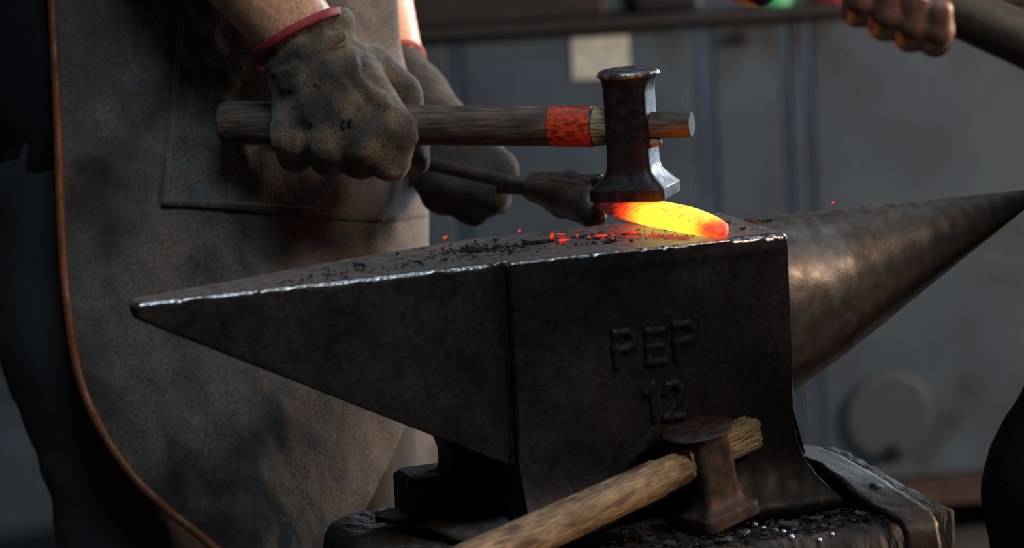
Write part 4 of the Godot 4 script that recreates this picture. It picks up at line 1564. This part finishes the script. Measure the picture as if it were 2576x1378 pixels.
func build_apron(o: Node3D, z: Vector3) -> void:
	var front := []
	var back := []
	for i in 111:
		var y := lerpf(-300.0, 1500.0, i / 110.0)
		var f := PackedVector3Array()
		var b := PackedVector3Array()
		for j in 76:
			var s := j / 60.0
			f.append(apron_point(s, y) - z)
			b.append(apron_point(s, y, -0.0035) - z)
		front.append(f)
		back.append(b)
	var g := Geo.new()
	g.sheet(front, back)
	var ap := put("apron", g, M.leather, o)
	ap.set_meta("label", "worn grey brown leather apron with a rounded hem")
	# brown binding sewn round the edge
	var path := []
	for i in 120:
		var y := lerpf(-300.0, 1500.0, i / 119.0)
		path.append(apron_point(0.0, y, 0.001) - z)
	g = Geo.new()
	g.tube(path, 0.0042, 12)
	var pip := put("edge_binding", g, M.piping, ap)
	pip.set_meta("label", "narrow tan brown binding along the apron edge")
	g = Geo.new()
	for i in 150:
		var y := lerpf(-60.0, 1440.0, i / 149.0)
		var c := apron_point(0.0, y, 0.0049) - z + cam_r * 0.0012
		var c2 := apron_point(0.0, y + 5.5, 0.0049) - z + cam_r * 0.0012
		g.tube([c, c2], 0.0003, 5)
	put("binding_stitches", g, M.stitch, ap).set_meta("kind", "stuff")
	# patch pocket
	var pl := [[-150, 462], [30, 445], [200, 431], [515, 404]]
	front = []
	back = []
	for i in 50:
		var t := i / 49.0
		var f := PackedVector3Array()
		var b := PackedVector3Array()
		for j in 50:
			var s := j / 49.0
			var yb := lerpf(517.0, 556.0, smoothstep(0.0, 0.85, s)) - 12.0 * smoothstep(0.85, 1.0, s)
			var y := lerpf(-150.0, yb, t)
			var x := lerpf(table(pl, minf(y, 515.0)), table(RIGHT_EDGE, y) - 4.0, s)
			var lip := 0.0008 * exp(-pow((1.0 - t) * 30.0, 2.0)) + 0.0008 * exp(-pow(s * 28.0, 2.0))
			var dd := apron_depth(x, y)
			f.append(P(x, y, dd - 0.0022 - lip) - z)
			b.append(P(x, y, dd - 0.0002) - z)
		front.append(f)
		back.append(b)
	g = Geo.new()
	g.sheet(front, back)
	var po := put("patch_pocket", g, M.leather, ap)
	for line in [[[462, 40], [446, 200], [432, 330], [421, 497]], [[416, 500], [520, 441], [600, 394], [650, 366]], [[424, 500], [700, 517], [940, 538]], [[452, 40], [437, 200], [411, 508]]]:
		var pts := []
		for k in line.size() - 1:
			for m in 20:
				var x := lerpf(line[k][0], line[k + 1][0], m / 20.0)
				var y := lerpf(line[k][1], line[k + 1][1], m / 20.0)
				pts.append(P(x, y, apron_depth(x, y) - 0.0024) - z)
		g = Geo.new()
		g.tube(pts, 0.0006, 6)
		put("seam", g, M.thread, po)
	# leg flap of the apron on the far side
	front = []
	back = []
	for i in 40:
		var y := lerpf(900.0, 1560.0, i / 39.0)
		var f := PackedVector3Array()
		var b := PackedVector3Array()
		for j in 24:
			var s := j / 23.0
			var x := lerpf(800.0, 1165.0 - 0.04 * (y - 900), s)
			var d := 2.62 + 0.1 * s * s + 0.006 * noise.get_noise_2d(x * 0.012, y * 0.004) + 0.012 * sin(s * 9.0)
			f.append(P(x, y, d) - z)
			b.append(P(x, y, d + 0.0035) - z)
		front.append(f)
		back.append(b)
	g = Geo.new()
	g.sheet(front, back)
	put("leg_flap", g, M.leather, ap)


func to_pixel(p: Vector3) -> Vector3:
	var q := p - cam_c
	var d := q.dot(cam_f)
	return Vector3(1288.0 + FPX * q.dot(cam_r) / d, 689.0 - FPX * q.dot(cam_u) / d, d)


func snap(px: Array, pts: Array, off: float) -> Array:
	# surface points under the given pixels: px holds projected vertices
	var out := []
	for q in pts:
		var best := 1e9
		var dep := 0.0
		for p in px:
			var r := Vector2(p.x - q[0], p.y - q[1]).length()
			if r > 14.0:
				continue
			var score: float = p.z * 400.0 + r * 0.12
			if score < best:
				best = score
				dep = p.z
		if best < 1e8:
			out.append(P(q[0], q[1], dep - off))
	return out


func build_right_glove(o: Node3D, z: Vector3, wr: Vector3) -> void:
	var rim_c := P(748, 84, 2.318)
	var rim_a := P(856, 26, 2.318) - rim_c
	var rim_n := (P(750, 84, 2.318) - P(805, 188, 2.318)).normalized()
	var rim_b := P(739, 67, 2.276) - rim_c
	rim_n = rim_a.cross(rim_b).normalized()
	if rim_n.dot(P(640, -60, 2.35) - rim_c) < 0:
		rim_n = -rim_n
	var pr := [
		# palm and back of the hand
		[P(790, 175, 2.318), P(800, 250, 2.306), 0.031, 0.024],
		[P(748, 205, 2.325), P(737, 345, 2.312), 0.022, 0.0175],
		[P(790, 195, 2.315), P(838, 365, 2.302), 0.024, 0.0185],
		[P(840, 185, 2.312), P(918, 360, 2.295), 0.023, 0.0185],
		[P(880, 165, 2.314), P(994, 325, 2.290), 0.021, 0.0172],
		[P(860, 260, 2.301), P(900, 330, 2.297), 0.022, 0.02],
		# cuff
		[P(800, 185, 2.318), rim_c + rim_n * 0.012, 0.031, 0.0405],
		[P(830, 160, 2.318), P(842, 60, 2.318), 0.024, 0.017],
		[P(745, 195, 2.318), P(690, 130, 2.318), 0.024, 0.02],
		# fingers: knuckle, bend below the handle, round behind it
		[P(737, 345, 2.312), P(742, 392, 2.327), 0.0172, 0.0128], [P(742, 392, 2.327), P(758, 385, 2.366), 0.0135, 0.012], [P(758, 385, 2.366), P(770, 318, 2.376), 0.012, 0.0105],
		[P(838, 360, 2.302), P(829, 399, 2.317), 0.0182, 0.0138], [P(829, 399, 2.317), P(845, 390, 2.357), 0.0145, 0.0125], [P(845, 390, 2.357), P(855, 315, 2.367), 0.0125, 0.011],
		[P(918, 358, 2.295), P(907, 403, 2.308), 0.0182, 0.0138], [P(907, 403, 2.308), P(922, 390, 2.348), 0.0145, 0.0125], [P(922, 390, 2.348), P(930, 310, 2.356), 0.0125, 0.011],
		[P(998, 335, 2.290), P(982, 407, 2.300), 0.0175, 0.0148], [P(982, 407, 2.300), P(1002, 392, 2.338), 0.015, 0.013], [P(1002, 392, 2.338), P(1005, 312, 2.347), 0.013, 0.011],
		# thumb behind the handle
		[P(930, 170, 2.33), P(1012, 235, 2.34), 0.02, 0.016], [P(1012, 235, 2.34), P(1040, 330, 2.345), 0.015, 0.0135], [P(1040, 330, 2.345), P(1047, 405, 2.325), 0.0135, 0.012],
		# ridges of creased suede
		[P(798, 196, 2.2845), P(885, 302, 2.2795), 0.0045, 0.0035],
		[P(838, 182, 2.2835), P(903, 262, 2.278), 0.0045, 0.003],
		[P(872, 170, 2.287), P(930, 235, 2.280), 0.0045, 0.003],
		[P(762, 228, 2.294), P(786, 300, 2.289), 0.004, 0.003],
		[P(905, 205, 2.287), P(975, 262, 2.279), 0.003, 0.003],
		[P(690, 150, 2.300), P(760, 110, 2.281), 0.006, 0.005],
		[P(775, 140, 2.2835), P(860, 90, 2.289), 0.006, 0.005],
	]
	var rough := nets(shift(pr, z), 0.0075, 0.005, [[rim_c - z, rim_n]])
	var seen := []
	for p in rough.v:
		seen.append(to_pixel(p + z))
	var gath := RandomNumberGenerator.new()
	gath.seed = 3
	for i in 13:
		var x := 705.0 + i * 15.5
		var y := table([[700, 196], [800, 176], [900, 140]], x)
		var ln := gath.randf_range(14, 30)
		var two := snap(seen, [[x - 4, y - ln * 0.5], [x + 9, y + ln]], -0.0006)
		if two.size() == 2:
			pr.append([two[0], two[1], gath.randf_range(0.0018, 0.003), 0.0016])
	var g := nets(shift(pr, z), 0.0075, 0.0024, [[rim_c - z, rim_n]])
	g.push(func(p, _n): return 0.0011 * noise.get_noise_3dv(p * 48) + 0.0004 * fine.get_noise_3dv(p * 210))
	g.fix()
	var px := []
	for p in g.v:
		px.append(to_pixel(p + z))
	var gl := put("glove", g, M.suede, o)
	gl.set_meta("label", "brown grey suede work glove closed round the hammer handle")
	var rows := []
	for i in 65:
		var a := TAU * i / 64
		var c := rim_a * cos(a) + rim_b * sin(a)
		var out := c.normalized()
		var wob := 0.0006 * noise.get_noise_2d(cos(a) * 5, sin(a) * 5)
		var ring := PackedVector3Array()
		for q in [[-0.0052, -0.001], [-0.0046, 0.0011], [-0.002, 0.0016], [-0.0012, 0.0011], [-0.0004, 0.0016], [0.0016, 0.0013], [0.0024, 0.0], [0.0016, -0.0016], [-0.003, -0.002]]:
			ring.append(rim_c + c + out * (q[1] + 0.0006 + wob) + rim_n * q[0] - z)
		rows.append(ring)
	g = Geo.new()
	g.grid(rows)
	put("cuff_binding", g, M.red_trim, gl).set_meta("label", "red cloth binding on the cuff")
	g = Geo.new()
	g.tube(spline([P(640, 150, 2.325) - z, P(648, 168, 2.312) - z, P(664, 178, 2.302) - z], 6), [0.003, 0.0045, 0.005, 0.0055, 0.006, 0.006, 0.0055, 0.005, 0.0045, 0.004, 0.0035, 0.003, 0.002], 8, 0.6)
	put("cuff_tab", g, M.red_trim, gl)
	# the printed mark
	for line in [[[867, 304], [861, 308], [858, 314], [861, 321], [868, 323]], [[886, 300], [879, 303], [876, 310], [879, 317], [886, 319]], [[877, 310], [885, 309]]]:
		var pts := snap(px, line, 0.0001)
		if pts.size() > 1:
			var q := []
			for p in pts:
				q.append(p - z)
			g = Geo.new()
			g.tube(spline(q, 3) if q.size() > 2 else q, 0.0006, 5)
			put("printed_mark", g, M.black_cloth, gl)


func build_left_glove(o: Node3D, z: Vector3, wl: Vector3) -> void:
	var pr := [
		[wl, P(1040, 260, 2.535), 0.035, 0.034], [P(1040, 260, 2.535), P(1110, 350, 2.5), 0.034, 0.033],
		[P(1090, 330, 2.5), P(1190, 400, 2.455), 0.032, 0.026], [P(1085, 360, 2.5), P(1150, 440, 2.47), 0.03, 0.026],
		# fingers over the reins
		[P(1195, 400, 2.455), P(1252, 430, 2.435), 0.024, 0.017], [P(1252, 430, 2.435), P(1240, 492, 2.435), 0.0165, 0.015],
		[P(1150, 430, 2.455), P(1210, 470, 2.43), 0.02, 0.0165], [P(1210, 470, 2.43), P(1190, 505, 2.44), 0.0165, 0.014],
		[P(1110, 440, 2.47), P(1150, 490, 2.44), 0.02, 0.0165], [P(1150, 490, 2.44), P(1130, 500, 2.46), 0.0165, 0.014],
		[P(1085, 440, 2.48), P(1100, 490, 2.46), 0.018, 0.0145],
		[P(1235, 480, 2.45), P(1195, 532, 2.44), 0.016, 0.0125],
		[P(1230, 440, 2.47), P(1245, 500, 2.47), 0.018, 0.015],
	]
	var n := (P(890, 60, 2.6) - wl).normalized()
	var g := nets(shift(pr, z), 0.011, 0.0032, [[wl + n * 0.004 - z, n]])
	g.push(func(p, _n): return 0.0012 * noise.get_noise_3dv(p * 40))
	var gl := put("glove", g, M.suede_shaded, o)
	gl.set_meta("label", "suede work glove holding the tongs, palm shade put into its colour")
	var a := n.cross(cam_f).normalized()
	var b := n.cross(a)
	var path := []
	for i in 33:
		var t := TAU * i / 32
		path.append(wl + n * 0.003 + (a * cos(t) + b * sin(t)) * 0.0352 - z)
	g = Geo.new()
	g.tube(path, 0.0032, 8)
	put("cuff_binding", g, M.red_trim, gl)


func build_striker() -> void:
	var hip := P(3080, 450, 2.36)
	var o := base("person", Vector3(hip.x, 0, hip.z))
	tag(o, "person in dark trousers gripping the raised sledge handle with a bare hand", "person")
	var z := o.position
	var slope := 0.4545
	var wr := P(2400, -125, 1.93)
	var el := P(2960, -800, 2.03)
	var sh := P(3200, -1650, 2.16)
	var shl := P(3500, -1600, 2.45)
	var ell := P(3650, -500, 2.2)
	var neck := P(3400, -1900, 2.3)
	var hd := neck + Vector3(-0.03, 0.2, 0.02)
	var wl := P(3010, 210, 1.99)
	# right fist round the handle
	var pr := []
	var xs := [2158, 2226, 2290, 2352]
	var bot := [22, 54, 82, 96]
	for i in 4:
		var x: float = xs[i]
		var y: float = 101.0 + (x - 2576.0) * slope
		var r := 0.0108 if i in [1, 2] else 0.0102
		var kn := P(x + 6, y - 40, 1.905)
		var mid := P(x + 2, bot[i] - 22, 1.903)
		var bend := P(x, bot[i] + 8, 1.876)
		var fr := P(x + 8, bot[i] - 18, 1.846)
		var tp := P(x + 6 + i * 2, y + 26, 1.838)
		pr.append([kn, mid, r * 1.15, r * 1.08])
		pr.append([mid, bend, r * 1.08, r])
		pr.append([bend, fr, r, r * 0.98])
		pr.append([fr, tp, r * 0.98, r * 0.86])
	var hand := nets(shift(pr, z), 0.0035, 0.0022)
	pr = [[P(2160, -120, 1.906), P(2360, -35, 1.906), 0.016, 0.016], [P(2200, -160, 1.905), wr, 0.02, 0.028], [P(2380, -40, 1.906), wr, 0.018, 0.028], [P(2230, -170, 1.89), P(2170, -175, 1.862), 0.015, 0.0125], [P(2170, -175, 1.862), P(2120, -125, 1.846), 0.0125, 0.0105]]
	hand.hull_of(nets(shift(pr, z), 0.012, 0.0028))
	# left fist at the butt
	var hl := []
	for i in 4:
		var x := 2900.0 + i * 66
		var y := 101.0 + (x - 2576.0) * slope
		hl.append([P(x, y - 20, 1.95), P(x, y + 105, 1.93), 0.0115, 0.0105])
		hl.append([P(x, y + 105, 1.93), P(x + 5, y + 20, 1.895), 0.0105, 0.009])
	hl.append([P(2930, 250, 1.955), P(3090, 320, 1.955), 0.018, 0.018])
	hl.append([P(3010, 270, 1.96), wl, 0.026, 0.028])
	hand.hull_of(nets(shift(hl, z), 0.005, 0.0035))
	var arms := nets(shift([[wr, wr.lerp(el, 0.6), 0.029, 0.046], [wr.lerp(el, 0.6), el, 0.046, 0.042], [el, sh, 0.044, 0.055], [wl, wl.lerp(ell, 0.6), 0.029, 0.046], [wl.lerp(ell, 0.6), ell, 0.046, 0.042], [ell, shl, 0.044, 0.055], [sh, shl, 0.07, 0.07], [neck - Vector3(0, 0.1, 0), hd, 0.06, 0.055], [neck, hip + Vector3(0.05, 0.15, 0), 0.12, 0.11], [hd, hd + Vector3(0, 0.05, 0), 0.085, 0.085], [hd + Vector3(-0.05, -0.05, 0.01), hd + Vector3(-0.06, -0.06, 0.01), 0.045, 0.04], [hd + Vector3(-0.09, 0.02, 0.01), hd + Vector3(-0.105, -0.01, 0.01), 0.012, 0.014]], z), 0.035, 0.012)
	hand.hull_of(arms)
	put("body", hand, M.skin_dark, o)
	var g := nets(shift([[hd + Vector3(0.02, 0.06, -0.01), hd + Vector3(0.05, 0.0, -0.01), 0.088, 0.07]], z), 0.03, 0.01)
	put("hair", g, M.hair, o)
	g = nets(shift([[sh, sh.lerp(el, 0.6), 0.075, 0.065], [shl, shl.lerp(ell, 0.6), 0.075, 0.065], [sh, shl, 0.09, 0.09], [neck - Vector3(0, 0.1, 0), hip + Vector3(0.03, 0.12, 0.03), 0.15, 0.15], [neck - Vector3(-0.03, 0.2, 0.05), hip + Vector3(0.08, 0.1, -0.08), 0.14, 0.15]], z), 0.05, 0.014)
	g.push(func(p, _n): return 0.006 * noise.get_noise_3dv(p * 9))
	put("shirt", g, M.black_cloth, o)
	var kn := P(2752, 1245, 2.3)
	var kn2 := P(3300, 1200, 2.5)
	var f1 := Vector3(kn.x + 0.06, 0.09, kn.z + 0.02)
	var f2 := Vector3(kn2.x + 0.05, 0.09, kn2.z)
	g = nets(shift([[hip + Vector3(0, 0.08, 0.05), hip + Vector3(0.08, 0.08, -0.1), 0.14, 0.14], [hip, kn, 0.115, 0.082], [kn, kn + Vector3(0.012, -0.08, 0), 0.082, 0.085], [kn + Vector3(0.012, -0.08, 0), f1, 0.085, 0.062], [hip + Vector3(0.1, 0, -0.12), kn2, 0.115, 0.08], [kn2, f2, 0.08, 0.062]], z), 0.035, 0.012)
	g.push(func(p, _n): return 0.006 * noise.get_noise_3dv(p * Vector3(10, 5, 10)))
	put("trousers", g, M.black_cloth, o)
	for f in [f1, f2]:
		g = nets(shift([[f + Vector3(0, 0.06, 0), Vector3(f.x, 0.05, f.z), 0.055, 0.05], [Vector3(f.x, 0.045, f.z), Vector3(f.x - 0.14, 0.04, f.z + 0.04), 0.048, 0.042]], z), 0.02, 0.009)
		put("boot", g, M.boot, o)
	# the sledge
	var c0 := P(1921, -197, 1.872)
	var c1 := P(3180, 376, 1.925)
	var ax := (c1 - c0).normalized()
	var hv := (P(1835, 0, 1.872) - c0)
	hv = (hv - ax * hv.dot(ax)).normalized()
	var s := base("sledge_hammer", c0, Basis(ax, -hv, ax.cross(-hv)))
	tag(s, "sledge hammer with dark wooden handle held up by a bare hand", "sledge hammer")
	var len := (c1 - c0).length()
	var rows := []
	for q in [[-0.045, 0.015], [-0.04, 0.0165], [0.0, 0.017], [0.1, 0.018], [0.25, 0.0188], [len - 0.02, 0.019], [len, 0.0175]]:
		rows.append(ellipse(Vector3(q[0], 0, 0), q[1], q[1] * 0.9, 32))
	g = Geo.new()
	g.grid(rows)
	put("handle", g, M.wood_shaded, s)
	g = Geo.new()
	g.grid(head_rows([[-0.055, 0.019, 0.019, 3], [-0.052, 0.0235, 0.0235, 3], [-0.045, 0.026, 0.026, 4], [-0.03, 0.028, 0.028, 5], [0.03, 0.028, 0.028, 5], [0.045, 0.026, 0.026, 4], [0.052, 0.0235, 0.0235, 3], [0.055, 0.019, 0.019, 3]], 40))
	put("head", g, M.head, s)
